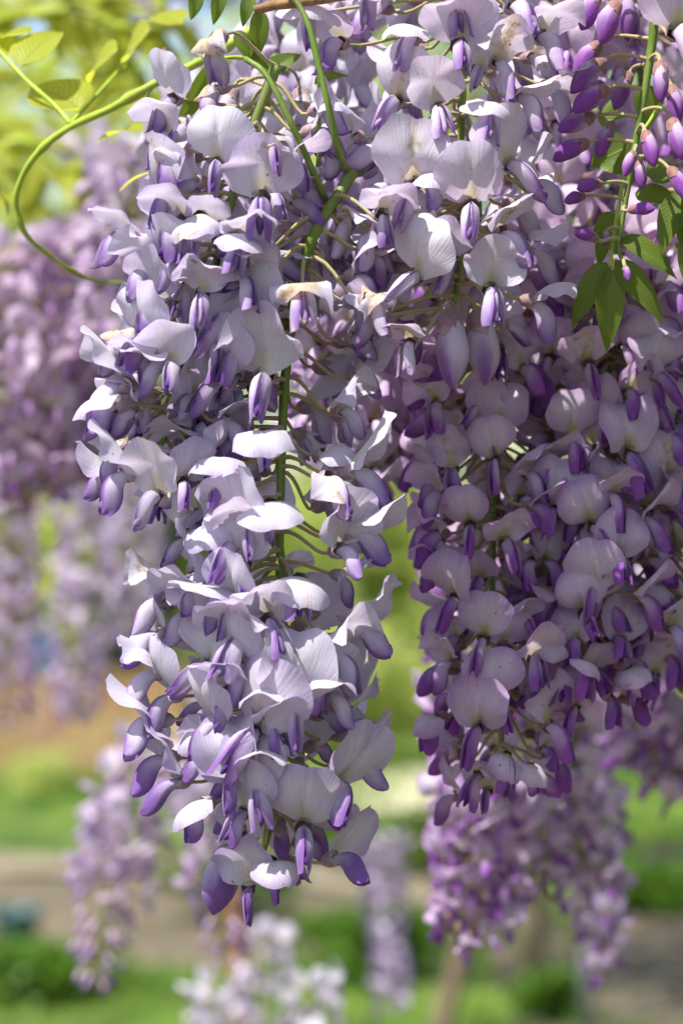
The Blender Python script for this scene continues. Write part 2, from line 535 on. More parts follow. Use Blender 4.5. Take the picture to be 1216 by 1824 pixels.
class Raceme:
    def __init__(s, label, path, group, r0=.0021, r1=.0009, col=(.3, .03, .1), cat='flower raceme', near=True, size=1.0, n=60, seed=0):
        s.rnd = random.Random(seed + 11)
        s.pts = catmull(path, n)
        s.root = thing('wisteria_raceme', label, cat, s.pts[0], group)
        s.o = s.pts[0]
        s.col, s.near, s.size = col, near, size
        s.flowers = []; s.bs, s.ws = 1.0, 1.0
        V, F, U = tube([p - s.o for p in s.pts], [r0 + (r1 - r0) * i / (n - 1) for i in range(n)], 8, True, .04)
        link('flower_stem', mesh('flower_stem', V, F, U, M['rachis']), s.root)
    def at(s, t):
        f = min(max(t, 0), 1) * (len(s.pts) - 1); k = min(int(f), len(s.pts) - 2)
        return s.pts[k].lerp(s.pts[k + 1], f - k)
    def nearest(s, p, lift=.006):
        q = p + Vector((0, 0, lift))
        return min(s.pts, key=lambda a: (a - q).length_squared * (1 if a.z > p.z - .004 else 3))
    def colour(s, c=None, dv=0.0, dg=0.0):
        r = s.rnd
        v, g, b = c or s.col
        return (max(0, min(1, v + dv + r.gauss(0, .09))), max(0, min(1, g + dg + (r.random() ** 12) * .45)), max(0, min(1, b + r.gauss(0, .08))), 1)
    def _stalk(s, base, rot, sc, anchor, calyx=1.0, cup=1.0):
        A = rot.inverted() @ (anchor - base)
        out = rot.inverted() @ Vector((base.x - anchor.x, base.y - anchor.y, .004)).normalized() if (base - anchor).length > 1e-5 else Vector((0, 1, 0))
        d = A.length
        tip = Vector((0, -.0002, 0))
        pl = bezier(A, A + out * d * .4, tip - Vector((0, d * .3, 0)), tip, 8 if s.near else 5)
        return ped_mesh(pl, sc, calyx, cup)
    def flower(s, base, yaw, pitch=0, roll=0, kind='U', sc=1.0, col=None, wither=0.0, bpitch=0, violet=0.0, anchor=None):
        r = s.rnd
        sc *= s.size
        rot = Matrix.Rotation(rad(180 + yaw), 3, 'Z') @ Matrix.Rotation(rad(roll), 3, 'Y') @ Matrix.Rotation(rad(pitch), 3, 'X')
        if anchor is None: anchor = s.nearest(base)
        me = s._stalk(base, rot, sc, anchor)
        c = s.colour(col, violet, wither)
        f = link('flower', me, s.root, Matrix.Translation(base - s.o) @ rot.to_4x4(), c)
        bs = sc * s.bs
        j = lambda a: rad(r.uniform(-a, a))
        if kind == 'W': bs *= .88
        if kind == 'W': c = (c[0], max(c[1], .45 + .4 * r.random()), c[2], 1)
        bm = Matrix.Translation(Vector((0, 3.6, .9)) * MM * sc) @ Euler((j(7), j(6), j(8))).to_matrix().to_4x4() @ Matrix.Diagonal((bs * r.uniform(.98, 1.12), bs * 1.05, bs * 1.05, 1))
        link('banner_petal', r.choice(BT[kind]), f, bm, c)
        wv = r.choice(WINGS); ws = sc * s.ws * r.uniform(.93, 1.06)
        wm = Matrix.Translation(Vector((0, 4.0, -.6)) * MM * sc) @ Euler((j(10) + rad(bpitch), j(6), j(6))).to_matrix().to_4x4() @ Matrix.Diagonal((ws, ws, ws, 1))
        cw = (c[0], c[1] * .5, c[2], 1)
        link('wing_petal', wv[0], f, wm, cw)
        link('wing_petal', wv[1], f, wm @ Euler((j(5), j(3), 0)).to_matrix().to_4x4(), cw)
        if s.near:
            link('keel_petal', wv[2], f, wm, cw)
        s.flowers.append(base)
        return f
    def bud(s, base, direction, sc=1.0, col=None, fat=1.0, anchor=None):
        r = s.rnd
        sc *= s.size
        d = direction.normalized()
        zx = Vector((0, 0, 1)) - d * d.z
        if zx.length < .15: zx = Vector((0, -1, 0)) - d * (-d.y)
        zx.normalize(); x = d.cross(zx)
        rot = Matrix((x, d, zx)).transposed()
        if anchor is None: anchor = s.nearest(base, .002)
        me = s._stalk(base, rot, sc * .95, anchor, fat * 1.12, 1.25)
        c = s.colour(col)
        f = link('flower_bud', me, s.root, Matrix.Translation(base - s.o) @ rot.to_4x4(), c)
        link('bud_petal', r.choice(BUDS), f, Matrix.Translation(Vector((0, 2.4 * MM * sc, 0))) @ Matrix.Diagonal((sc * fat, sc, sc * fat, 1)), c)
        s.flowers.append(base)
    def hero(s, px, py, yaw, kind='U', pitch=0, roll=0, sc=1.0, Y=None, wither=0, bp=0, violet=0, R=.021, col=None):
        if Y is None:
            q = P(px, py, s.at(.5).y)
            a = s.nearest(q)
            dx = q.x - a.x
            c = math.sqrt(max(R * R - dx * dx, 0)) if abs(dx) < R else 0
            front = 1 if math.cos(rad(yaw)) > -.1 else -.6
            Y = a.y - (c * .9 + .002) * front
        s.flower(P(px, py, Y), yaw, pitch, roll, kind, sc, col, wither, bp, violet)
    def fill(s, n, t0=0.0, t1=1.0, R=.021, taper=.55, kinds='UUURRAAF', avoid=.010, buds_from=2.0, squash=1.0, front_skip=0.0, sc=1.0, violet_tip=.25, droop=0.006, yawr=None, cone=100):
        r = s.rnd
        a = r.uniform(0, 360)
        for i in range(n):
            t = t0 + (t1 - t0) * (i + r.uniform(-.3, .3)) / max(n - 1, 1)
            a += 137.5 + r.uniform(-14, 14)
            yaw = (a + 180) % 360 - 180
            if yawr: yaw = r.uniform(*yawr)
            p = s.at(t)
            k = 1 - (1 - taper) * max(0, (t - .45) / .55) ** 1.3
            rr = R * k * r.uniform(.65, 1.12) * squash
            base = p + Vector((math.sin(rad(yaw)) * rr, -math.cos(rad(yaw)) * rr, -droop * r.uniform(.2, 1.8)))
            if abs(yaw) < cone and r.random() < front_skip: continue
            if any((base - q).length < avoid for q in s.flowers): continue
            kk = .72 + .28 * k
            if t > buds_from:
                dirn = Vector((math.sin(rad(yaw)), -math.cos(rad(yaw)), -1.1 + r.uniform(-.3, .4)))
                s.bud(base, dirn, sc * (1 - .45 * (t - buds_from) / max(1 - buds_from, .01)) * r.uniform(.85, 1.0))
            else:
                s.flower(base, yaw + r.uniform(-28, 28), r.uniform(-14, 26), r.uniform(-20, 20), r.choice(kinds), sc * kk * r.uniform(.88, 1.06), violet=violet_tip * max(0, (t - .6) / .4), anchor=p + Vector((0, 0, .002)))

# ------------------------------------------------------------------ ground, path, lawn
def ground_mat(name, cols, scale, bump=.02):
    m, t = new_mat(name); n = N(t)
    tc = n.add('ShaderNodeTexCoord').outputs['Object']
    a = n.noise(tc, scale, 5, .6); b = n.noise(tc, scale * 7, 4, .6)
    col = n.mix(n.ramp(a, .40, .60), cols[0], cols[1])
    col = n.mix(n.ramp(b, .52, .68), col, cols[2])
    bm = n.add('ShaderNodeBump', {'Strength': .6, 'Distance': bump, 'Height': b}).outputs[0]
    p = n.add('ShaderNodeBsdfPrincipled', {'Base Color': col, 'Roughness': .9, 'Normal': bm, 'Specular IOR Level': .2})
    n.finish(p.outputs[0])
    return m
M['soil'] = ground_mat('soil_with_litter', ((0.10, 0.08, 0.055), (0.15, 0.12, 0.08), (0.09, 0.10, 0.04)), 1.3)
M['lawn'] = ground_mat('short_lawn', ((0.035, 0.08, 0.010), (0.12, 0.19, 0.022), (0.15, 0.15, 0.05)), 2.4)
M['path'] = ground_mat('pale_sandy_path', ((0.26, 0.215, 0.145), (0.15, 0.125, 0.08), (0.09, 0.10, 0.04)), 2.0, .01)

def sheet(name, x0, x1, y0, y1, z, mat, nx=40, ny=40, wav=0.0, amp=0.0, skew=0.0):
    V, F = [], []
    for j in range(ny + 1):
        for i in range(nx + 1):
            x = x0 + (x1 - x0) * i / nx; y = y0 + (y1 - y0) * j / ny
            e_ = .45 if j == 0 else (-.45 if j == ny else 0)
            yy = y + skew * x + wav * (math.sin(x * .9 + e_) + .9 * math.sin(x * 2.7 + 2 + e_ * 3) + .7 * math.sin(x * 6.1 + e_ * 5) + .5 * math.sin(x * 11.3 + e_ * 8)) * (1 if j in (0, ny) else .6)
            V.append((x, yy, z + amp * math.sin(x * 1.7 + y) * math.cos(y * 1.3)))
    for j in range(ny):
        for i in range(nx):
            a = j * (nx + 1) + i
            F.append((a, a + 1, a + nx + 2, a + nx + 1))
    o = link(name, mesh(name, V, F, None, mat))
    o['kind'] = 'structure'
    return o
sheet('ground', -150, 150, -40, 300, 0, M['soil'], 60, 60)
sheet('path', -8, .35, 8.6, 9.1, .008, M['path'], 90, 6, .10, 0, -.47)
M['sunlit_ground'] = ground_mat('painted_sunlit_ground', ((0.58, 0.52, 0.36), (0.50, 0.45, 0.30), (0.40, 0.40, 0.20)), 1.5, .01)  # sunlight on this patch of ground put into its pale colour
sheet('clearing', -.7, 1.2, 11.2, 12.9, .010, M['sunlit_ground'], 40, 20, .16)
sheet('lawn', -14, 14, 9.7, 60, .006, M['lawn'], 160, 40, .22)
sheet('lawn', -1.6, .5, 5.9, 7.2, .010, M['lawn'], 40, 10, .12)
sheet('lawn', .5, 2.6, 8.2, 9.4, .010, M['lawn'], 40, 10, .10)

def leaf_cloud(n, centre, radius, size, seed, lumps=7, shell=.45, flat=1.0, lsize=1.0):
    """many small folded leaves through lumpy ellipsoids -> verts, quads, uv"""
    g = np.random.default_rng(seed)
    c0 = np.array(centre); rr = np.array(radius)
    dirs = g.normal(size=(lumps, 3)); dirs /= np.linalg.norm(dirs, axis=1)[:, None]
    cen = c0 + dirs * rr * g.uniform(.15, .72 + .2 * (1 - lsize), (lumps, 1))
    lr = rr * g.uniform(.32, .58, (lumps, 1)) * lsize
    which = g.integers(0, lumps, n)
    d = g.normal(size=(n, 3)); d /= np.linalg.norm(d, axis=1)[:, None]
    rad_ = (shell + (1 - shell) * g.random((n, 1)) ** .6)
    pos = cen[which] + d * lr[which] * rad_
    return leaves_at(pos, size, g, flat)

def leaves_at(pos, size, g, flat=1.0):
    n = len(pos)
    ax = g.normal(size=(n, 3)); ax[:, 2] *= .5; ax[:, 2] -= .35; ax /= np.linalg.norm(ax, axis=1)[:, None]
    nm = g.normal(size=(n, 3)); nm[:, 2] += flat; nm -= ax * (nm * ax).sum(1)[:, None]
    nm /= np.linalg.norm(nm, axis=1)[:, None]
    sd = np.cross(ax, nm)
    s = (size * g.uniform(.6, 1.25, n))[:, None]
    base = pos - ax * s * .5; tip = pos + ax * s * .5
    l = pos + sd * s * .26 + nm * s * .08; r = pos - sd * s * .26 + nm * s * .08
    V = np.stack([base, l, tip, r], 1).reshape(-1, 3)
    F = np.arange(n * 4).reshape(-1, 4)
    UV = np.tile(np.array([[.5, 0], [1, .5], [.5, 1], [0, .5]]), (n, 1))
    return V, F, UV

def tree(name, label, cat, x, y, h, r, size, n, mat, seed, group, trunk_h=None, flat=.8, zc=None, rz=None, lumps=9, lsize=1.0):
    t = thing(name, label, cat, (x, y, 0), group)
    rnd = random.Random(seed)
    zc = zc if zc is not None else h * .58
    rz = rz if rz is not None else h * .5
    tr = [Vector((0, 0, -.05)), Vector((rnd.uniform(-.05, .05), 0, h * .3)), Vector((rnd.uniform(-.12, .12), rnd.uniform(-.1, .1), h * .62))]
    V, F, U = tube(catmull(tr, 12), [h * .022 * (1 - .6 * i / 11) for i in range(12)], 8)
    link('trunk', mesh('trunk', V, F, U, M['bark']), t)
    for k in range(4):
        a = k * 1.7 + rnd.uniform(0, 1)
        b0 = tr[1].lerp(tr[2], k / 5)
        e = b0 + Vector((math.cos(a) * r * .6, math.sin(a) * r * .6, h * rnd.uniform(.10, .28)))
        V, F, U = tube(catmull([b0, b0.lerp(e, .5) + Vector((0, 0, .04 * h)), e], 8), [h * .010 * (1 - .7 * i / 7) for i in range(8)], 6)
        link('branch', mesh('branch', V, F, U, M['bark']), t)
    V, F, UV = leaf_cloud(n, (0, 0, zc), (r, r * .8, rz), size, seed, lumps, .35, flat, lsize)
    c = link('crown', fast_mesh('crown', V, F, UV, mat), t)
    return t

# far trees and shrubs, each a thing of its own
T = 'trees beyond the garden'
tree('tree', 'tall pale green tree far behind, its airy top against the sky in the upper left', 'tree', -2.4, 17, 6.2, 2.3, .19, 3400, M['crown_bright'], 21, T, lumps=34, lsize=.5)
tree('tree', 'dark green leafy tree rising behind the left lilac clusters', 'tree', -1.15, 14.6, 2.6, .9, .13, 3000, M['crown_mid'], 22, T)
tree('tree', 'broad sunny yellow-green tree seen between the front raceme and the shaded right ones', 'tree', .25, 16, 4.4, 1.5, .19, 3600, M['crown_bright'], 23, T, zc=1.5, rz=1.9, lumps=34, lsize=.5)
tree('tree', 'bright yellow-green tree behind the shaded racemes at the right edge', 'tree', 2.6, 17, 4.6, 1.7, .19, 3600, M['crown_bright'], 24, T, zc=1.7, rz=2.1, lumps=34, lsize=.5)
tree('tree', 'mid green tree at the back, hidden mostly by the top centre flowers', 'tree', .6, 24, 9, 3.2, .24, 3600, M['crown_bright'], 25, T)
tree('tree', 'large green tree farthest away at the left, behind the airy pale tree', 'tree', -6.2, 27, 7.6, 3.4, .22, 5000, M['crown_bright'], 26, T)
tree('tree', 'large mid green tree farthest away at the right', 'tree', 5.4, 27, 9, 3.6, .2, 6000, M['crown_mid'], 27, T)
S_ = 'shrubs on the lawn'
for x, y, wd, ht, m_, lb in [(-4.6, 21, 1.9, 1.7, 'crown_mid', 'hedge shrub at the back left, behind the dusky raceme at the edge'), (-1.6, 20.5, 1.8, 1.8, 'crown_bright', 'hedge shrub at the back behind the dark green bush'),
                             (1.5, 20, 1.9, 1.9, 'crown_bright', 'hedge shrub at the back between the two sunny trees'), (4.4, 21, 2.0, 1.9, 'crown_mid', 'hedge shrub at the back right, past the right edge')]:
    tree('shrub', lb, 'shrub', x, y, ht, wd, .15, 3500, M[m_], int(x * 10) + 200, S_, zc=ht * .45, rz=ht * .55)
tree('shrub', 'low yellow-green shrub in front of the tan reed fence', 'shrub', -1.58, 11.9, .3, .26, .05, 900, M['crown_bright'], 31, S_, zc=.12, rz=.14)
tree('shrub', 'sunlit shrub on the lawn below the tip of the front raceme', 'shrub', .15, 13.6, 1.0, .75, .08, 3000, M['crown_bright'], 32, S_, zc=.45, rz=.5)
tree('shrub', 'sunlit rounded shrub between the two thin vine trunks and the right edge', 'shrub', 1.85, 12.2, 1.5, .8, .09, 4500, M['crown_bright'], 33, S_, zc=.7, rz=.75)
tree('shrub', 'low dark green plant at the foot of the frame on the left', 'shrub', -.95, 6.55, .22, .42, .05, 2200, M['grass'], 34, 'low plants by the path', zc=.10, rz=.13)
tree('shrub', 'low dark green plant below the grey-lilac raceme in the middle', 'shrub', .15, 6.9, .28, .35, .05, 2000, M['grass'], 35, 'low plants by the path', zc=.14, rz=.16)
tree('shrub', 'dark green bush standing just behind the tan reed fence', 'shrub', -1.25, 13.9, .95, .6, .08, 3000, M['crown_mid'], 36, S_, zc=.6, rz=.4)
tree('shrub', 'brown-green bush at the left edge beside the tan reed fence', 'shrub', -2.5, 12.3, .5, .35, .07, 1500, M['crown_mid'], 37, S_, zc=.2, rz=.25)

for x, y, wd, ht, m_, lb in [(.62, 6.3, .16, .14, 'grass', 'low green clump at the foot of the leaning vine trunk'), (1.75, 7.1, .22, .2, 'crown_mid', 'low green clump right of the grey stake'),
                             (1.15, 8.2, .3, .22, 'grass', 'low green clump on the lawn between the straight trunk and the grey stake'), (-1.75, 7.6, .25, .2, 'crown_mid', 'small bush at the left edge behind the teal pot'),
                             (-.45, 8.1, .3, .24, 'grass', 'low green clump under the low left raceme'), (.5, 9.2, .4, .3, 'crown_mid', 'dark clump of leaves on the lawn below the gap'), (-.25, 10.4, .35, .3, 'grass', 'green clump on the lawn behind the tip of the front raceme'),
                             (2.1, 9.3, .35, .28, 'crown_bright', 'bright low clump on the lawn at the lower right edge')]:
    tree('plant', lb, 'plant', x, y, ht, wd, .05, 1300, M[m_], int(x * 100) + 900, 'low plants by the path', zc=ht * .5, rz=ht * .6)

# grass: one mass nobody could count
g = np.random.default_rng(5)
nb = 26000
gx = g.uniform(-4, 4, nb); gy = g.uniform(6.0, 14.0, nb)
keep = ~((gy > 8.5) & (gy < 10.1)) & (np.sin(gx * 2.1 + gy * 1.3) + np.sin(gy * 2.7 - gx) + g.normal(size=nb) * .5 > -.2)
keep &= ~((gx < -.25) & (gy > 6.9) & (gy < 8.6)) & ~((gx > .9) & (gy < 8.5) & (gy > 7.2))
gx, gy = gx[keep], gy[keep]
h = g.uniform(.03, .10, len(gx)); a = g.uniform(0, 6.28, len(gx))
dx, dy = np.cos(a) * .008, np.sin(a) * .008
lx, ly = g.normal(0, .02, len(gx)), g.normal(0, .02, len(gx))
z0 = np.zeros(len(gx))
V = np.stack([np.stack([gx - dx, gy - dy, z0], 1), np.stack([gx + dx, gy + dy, z0], 1),
              np.stack([gx + dx * .3 + lx, gy + dy * .3 + ly, h], 1), np.stack([gx - dx * .3 + lx, gy - dy * .3 + ly, h], 1)], 1).reshape(-1, 3)
o = link('grass', fast_mesh('grass', V, np.arange(len(V)).reshape(-1, 4), np.tile([[0, 0], [1, 0], [1, 1], [0, 1]], (len(gx), 1)).astype(float), M['grass']))
tag(o, 'green grass growing beside the sandy path', 'grass', kind='stuff')

# tan reed fence at the left, rails and two posts
fr = thing('reed_fence', 'low tan reed fence standing on the grass at the left, out of focus', 'fence', (-2.0, 12.9, 0))
rv, rf = [], []
rr_ = random.Random(4)
for k in range(230):
    x = -1.2 + k * .0100 + rr_.uniform(-.002, .002); ln = .60 + rr_.uniform(-.05, .03); r_ = rr_.uniform(.0035, .005)
    b = len(rv); yo = rr_.uniform(-.004, .004); lean = rr_.uniform(-.01, .01)
    for z in (0, ln):
        for kk in range(4):
            rv.append((x + r_ * math.cos(kk * 1.571) + lean * z, yo + r_ * math.sin(kk * 1.571), z))
    rf += [(b + i, b + (i + 1) % 4, b + 4 + (i + 1) % 4, b + 4 + i) for i in range(4)] + [(b + 4, b + 5, b + 6, b + 7)]
ro = link('reed', mesh('reed', rv, rf, None, M['reed'], False), fr); ro['kind'] = 'stuff'
for z in (.14, .5):
    V, F, U = tube([Vector((-1.22, .014, z)), Vector((1.12, .014, z))], .009, 6)
    link('rail', mesh('rail', V, F, U, M['bark']), fr)
for x in (-1.22, -.05, 1.12):
    V, F, U = tube([Vector((x, .045, 0)), Vector((x, .045, .66))], .022, 7)
    link('post', mesh('post', V, F, U, M['bark']), fr)

def plain_mat(name, c, rough=.4):
    m, t = new_mat(name); n = N(t)
    tc = n.add('ShaderNodeTexCoord').outputs['Object']
    col = n.mix(n.noise(tc, 9, 4), c, tuple(x * .75 for x in c))
    n.finish(n.add('ShaderNodeBsdfPrincipled', {'Base Color': col, 'Roughness': rough}).outputs[0])
    return m
def lathe(name, prof, mat, parent=None, seg=24, loc=(0, 0, 0)):
    V = [(r * math.cos(2 * math.pi * k / seg), r * math.sin(2 * math.pi * k / seg), z) for r, z in prof for k in range(seg)]
    F = [(i * seg + k, i * seg + (k + 1) % seg, (i + 1) * seg + (k + 1) % seg, (i + 1) * seg + k) for i in range(len(prof) - 1) for k in range(seg)]
    F.append(tuple((len(prof) - 1) * seg + k for k in range(seg)))
    o = link(name, mesh(name, V, F, None, mat), parent); o.location = loc
    return o
q = P(82, 1180, 13.6)
bt = thing('water_butt', 'small narrow blue water butt just showing above the reed fence, blurred', 'water butt', (q.x, 13.6, 0))
lathe('body', [(.075, 0), (.09, .05), (.10, .25), (.10, .5), (.092, .70), (.088, .73)], plain_mat('blue_plastic', (.05, .13, .24)), bt)
lathe('lid', [(.094, .732), (.097, .745), (.09, .77), (.02, .78)], plain_mat('blue_plastic_lid', (.05, .12, .22)), bt)
q = P(30, 1690, 7.3)
pt = thing('plant_pot', 'teal plant pot standing on the bare soil at the lower left, blurred', 'plant pot', (q.x, 7.3, 0))
lathe('pot_body', [(.05, .0), (.06, .02), (.075, .12), (.078, .14)], plain_mat('teal_glaze', (.03, .085, .08)), pt)
lathe('rim', [(.079, .14), (.09, .142), (.092, .16), (.08, .166), (.072, .152), (.07, .14)], plain_mat('teal_glaze_rim', (.035, .095, .09)), pt)

# ------------------------------------------------------------------ vines: trunks, overhead growth
def vine_trunk(label, pts, r0, mat, crown=None, seed=0):
    t = thing('wisteria_vine', label, 'vine', pts[0], 'vine trunks and posts under the arbour')
    o = pts[0]
    V, F, U = tube([p - o for p in catmull(pts, 24)], [r0 * (1 - .35 * i / 23) for i in range(24)], 8, True, .08)
    link('trunk', mesh('trunk', V, F, U, mat), t)
    if crown:
        V, F, UV = leaf_cloud(crown[3], Vector(crown[0]) - o, crown[1], crown[2], seed, 8, .3, 1.2)
        link('crown', fast_mesh('crown', V, F, UV, M['canopy']), t)
    return t
b = P(776, 1850, 6.0); b.z = 0
e = P(850, 1560, 6.0)
vine_trunk('thin brown vine trunk leaning up into the shaded purple racemes', [b, b.lerp(e, .5) + Vector((.012, 0, 0)), e, e + (e - b) * 2.6 + Vector((.05, 0, 0)), e + (e - b) * 5.8], .034, M['bark'], ((.6, 5.7, 3.25), (2.6, 1.5, .22), .10, 4200), 51)  # crown out of view, widened and raised to shade the ground
b = P(944, 1790, 6.9); b.z = 0
e = P(956, 1500, 6.9)
vine_trunk('straight brown vine trunk right of the leaning one', [b, b.lerp(e, .5) + Vector((.010, 0, 0)), e, e + (e - b) * 2.6, e + (e - b) * 6.2], .040, M['bark'], ((.2, 8.2, 3.6), (3.0, 1.2, .22), .10, 3600), 52)  # unseen crown, spread wide to cast shade on the ground
b = P(440, 1960, 3.4); b.z = 0
e = P(420, 1600, 3.4)
vine_trunk('reddish-brown vine stem rising behind the tip of the front raceme', [b, b.lerp(e, .5) + Vector((.008, 0, 0)), e, e + (e - b) * .7 + Vector((.01, 0, 0)), e + (e - b) * 1.5], .017, M['rust'], ((-.8, 3.5, 2.7), (.8, .6, .22), .07, 1500), 53)
st = thing('garden_stake', 'pale grey stake standing in the lawn at the lower right', 'stake', P(1042, 1800, 6.0) * 1.0)
st.location.z = 0
V, F, U = tube([Vector((0, 0, 0)), Vector((.005, 0, .3)), Vector((0, 0, .62)), Vector((0, 0, .66))], [.018, .018, .017, .006], 8)
link('shaft', mesh('shaft', V, F, U, M['stake']), st)
V, F, U = tube([Vector((.003, 0, .50)), Vector((.003, 0, .515))], .021, 8)
link('collar', mesh('collar', V, F, U, M['bark']), st)

# arbour growth out of frame: overhead leaves, plus masses added to shade the racemes
ov = thing('wisteria_vine', 'unseen leafy wisteria growth overhead and to the right, added to shade the right-hand racemes', 'vine', (.25, .3, 1.9))
V, F, U = tube(catmull([Vector((-.55, -.02, -.06)), Vector((-.1, .03, .02)), Vector((.4, 0, .0)), Vector((.9, .1, .05))], 20), .016, 8, True, .08)
link('branch', mesh('branch', V, F, U, M['bark']), ov)
gg = np.random.default_rng(77)
def slab(n, x0, x1, y0, y1, z0, z1):
    return np.stack([gg.uniform(x0, x1, n), gg.uniform(y0, y1, n), gg.uniform(z0, z1, n)], 1)
pos = np.concatenate([slab(CAN1, *CANB1), slab(CAN2, *CANB2)]) if False else np.concatenate([
    slab(150, -.04, .18, -.075, .0, -.16, -.09),  # small leaf patch added to shade the upper right racemes
    slab(3800, -.28, 1.0, .06, 1.6, .10, .42),
    slab(1000, -.50, -.08, -.03, .32, .12, .26),  # leaf patch added to shade the large dull mauve raceme
    slab(2400, .42, .75, -1.3, .35, -.75, .3),  # unseen side curtain added to cut sky light on the right
    slab(4200, .10, 1.3, -1.7, .06, .14, .45)])  # added over the viewpoint to block sky light from the front
V, F, UV = leaves_at(pos, .062, gg, 1.3)
link('crown', fast_mesh('crown', V, F, UV, M['canopy']), ov)

#@@RACEMES
# ------------------------------------------------------------------ racemes in focus
G1 = 'wisteria racemes hanging in front, in focus'
MAINC = (.33, .03, .0)
m_path = [P(628, 306, -.012), P(602, 348, -.016), P(572, 392, -.018), P(545, 455, -.016), P(528, 520, -.010), P(515, 610, -.004), P(506, 700, -.006), P(500, 850, -.010), P(498, 1000, -.011), P(496, 1150, -.011), P(492, 1300, -.010), P(488, 1420, -.008), P(474, 1500, 0), P(440, 1585, 0)]
ra = Raceme('long pale lilac raceme hanging sharp in front, its violet tip over the green lawn', m_path, G1, .0022, .0010, MAINC, n=120, seed=1)
ra.bs, ra.ws = 1.06, .92
for h in [
    # px, py, yaw, kind, pitch, roll, scale
    (514,1242,10,'R',0,0,1.14), (470,1303,-28,'U',8,-22,1.25), (474,1272,25,'F',-10,10,.9), (538,1468,6,'U',-4,2,1.12), (584,1392,38,'U',4,-18,1.1),
    (600,1128,82,'F',22,-14,1.1), (578,1168,52,'A',4,6,1.05), (586,1257,112,'U',0,10,1.1), (590,1316,100,'F',30,-20,1.15), (594,1363,84,'F',16,-12,1.05),
    (573,1537,62,'F',26,-28,1.05), (448,1576,-12,'A',-6,8,.92), (474,1530,24,'S',-10,0,.95), (428,1380,-18,'R',6,6,1.0), (457,1328,2,'F',-20,4,.9),
    (341,1393,-68,'A',8,0,1.05), (322,1350,-84,'A',6,10,1.05), (312,1282,-82,'F',0,8,1.1), (384,1428,-50,'S',-6,12,1.0), (386,1190,-46,'R',10,-30,1.05),
    (440,1140,-22,'A',6,-12,1.15), (474,1110,12,'A',10,4,1.1), (526,1036,14,'S',4,-6,1.08), (310,1138,-80,'R',14,20,1.15), (322,1072,-78,'A',6,0,1.1),
    (362,1026,-18,'S',2,8,1.1), (370,1096,-56,'A',2,0,1.05), (306,1200,-76,'A',4,0,1.0), (328,1240,-60,'U',6,0,1.0), (586,985,42,'A',12,-8,1.05), (470,1190,-60,'U',0,0,1.0),
    (538,526,2,'W',0,0,1.25), (640,537,34,'W',0,10,1.05), (427,562,-30,'U',10,-34,1.15), (431,626,-20,'U',4,-10,1.1), (474,680,-4,'A',14,0,1.3), (410,682,-34,'U',6,-14,1.15),
    (474,780,-4,'S',4,0,1.12), (405,838,-10,'S',6,-8,1.08), (482,903,0,'S',0,0,1.12), (432,972,-30,'A',4,-8,1.2), (598,845,88,'F',14,-6,1.1), (568,853,34,'W',-4,0,1.2),
    (594,956,90,'F',18,-8,1.1), (556,654,118,'F',2,0,1.1), (528,727,122,'F',8,0,1.05), (350,780,-34,'F',-20,10,.95), (346,762,22,'A',6,12,1.05), (372,695,-14,'S',-16,0,.9),
    (560,1240,60,'U',0,0,.95), (420,1050,-40,'F',-12,0,1.0), (446,1004,-18,'R',4,8,.95), (432,1072,-30,'U',0,-14,.95), (452,946,-12,'A',4,10,.95), (468,1398,-14,'R',0,6,.95), (450,1446,-34,'U',4,-10,.9), (470,1215,-10,'F',-24,6,.9), (545,1190,40,'F',-20,0,.95), (400,930,-30,'S',-14,6,1.0), (410,1290,-60,'U',0,-10,1.0), (424,1230,-30,'A',0,0,.95),
]:
    px, py, yaw, kind, pitch, roll, sc = h
    ra.hero(px, py, yaw, kind, pitch, roll, sc * (1.0 if py < 1480 else .98), violet=.62 * max(0, (py - 1290) / 300), wither=.25 if kind == 'W' else 0, R=.024)
# closed flowers near the tip
ra.bud(P(413, 1502, -.016), Vector((-.35, -.25, -1)), 1.35, (.55, .0, .05), 1.25)
ra.bud(P(498, 1462, -.006), Vector((.12, -.1, -1)), .8, (.9, .0, .1))
ra.ws = .80
ra.fill(40, .34, .80, R=.028, taper=.8, kinds='RRUUFSA', avoid=.009, violet_tip=.2, yawr=(-128, -42), sc=.92)
ra.fill(104, .10, .95, R=.0185, taper=.40, kinds='RRAAFFSU', avoid=.0075, violet_tip=.35, front_skip=.95, cone=46, sc=.95)

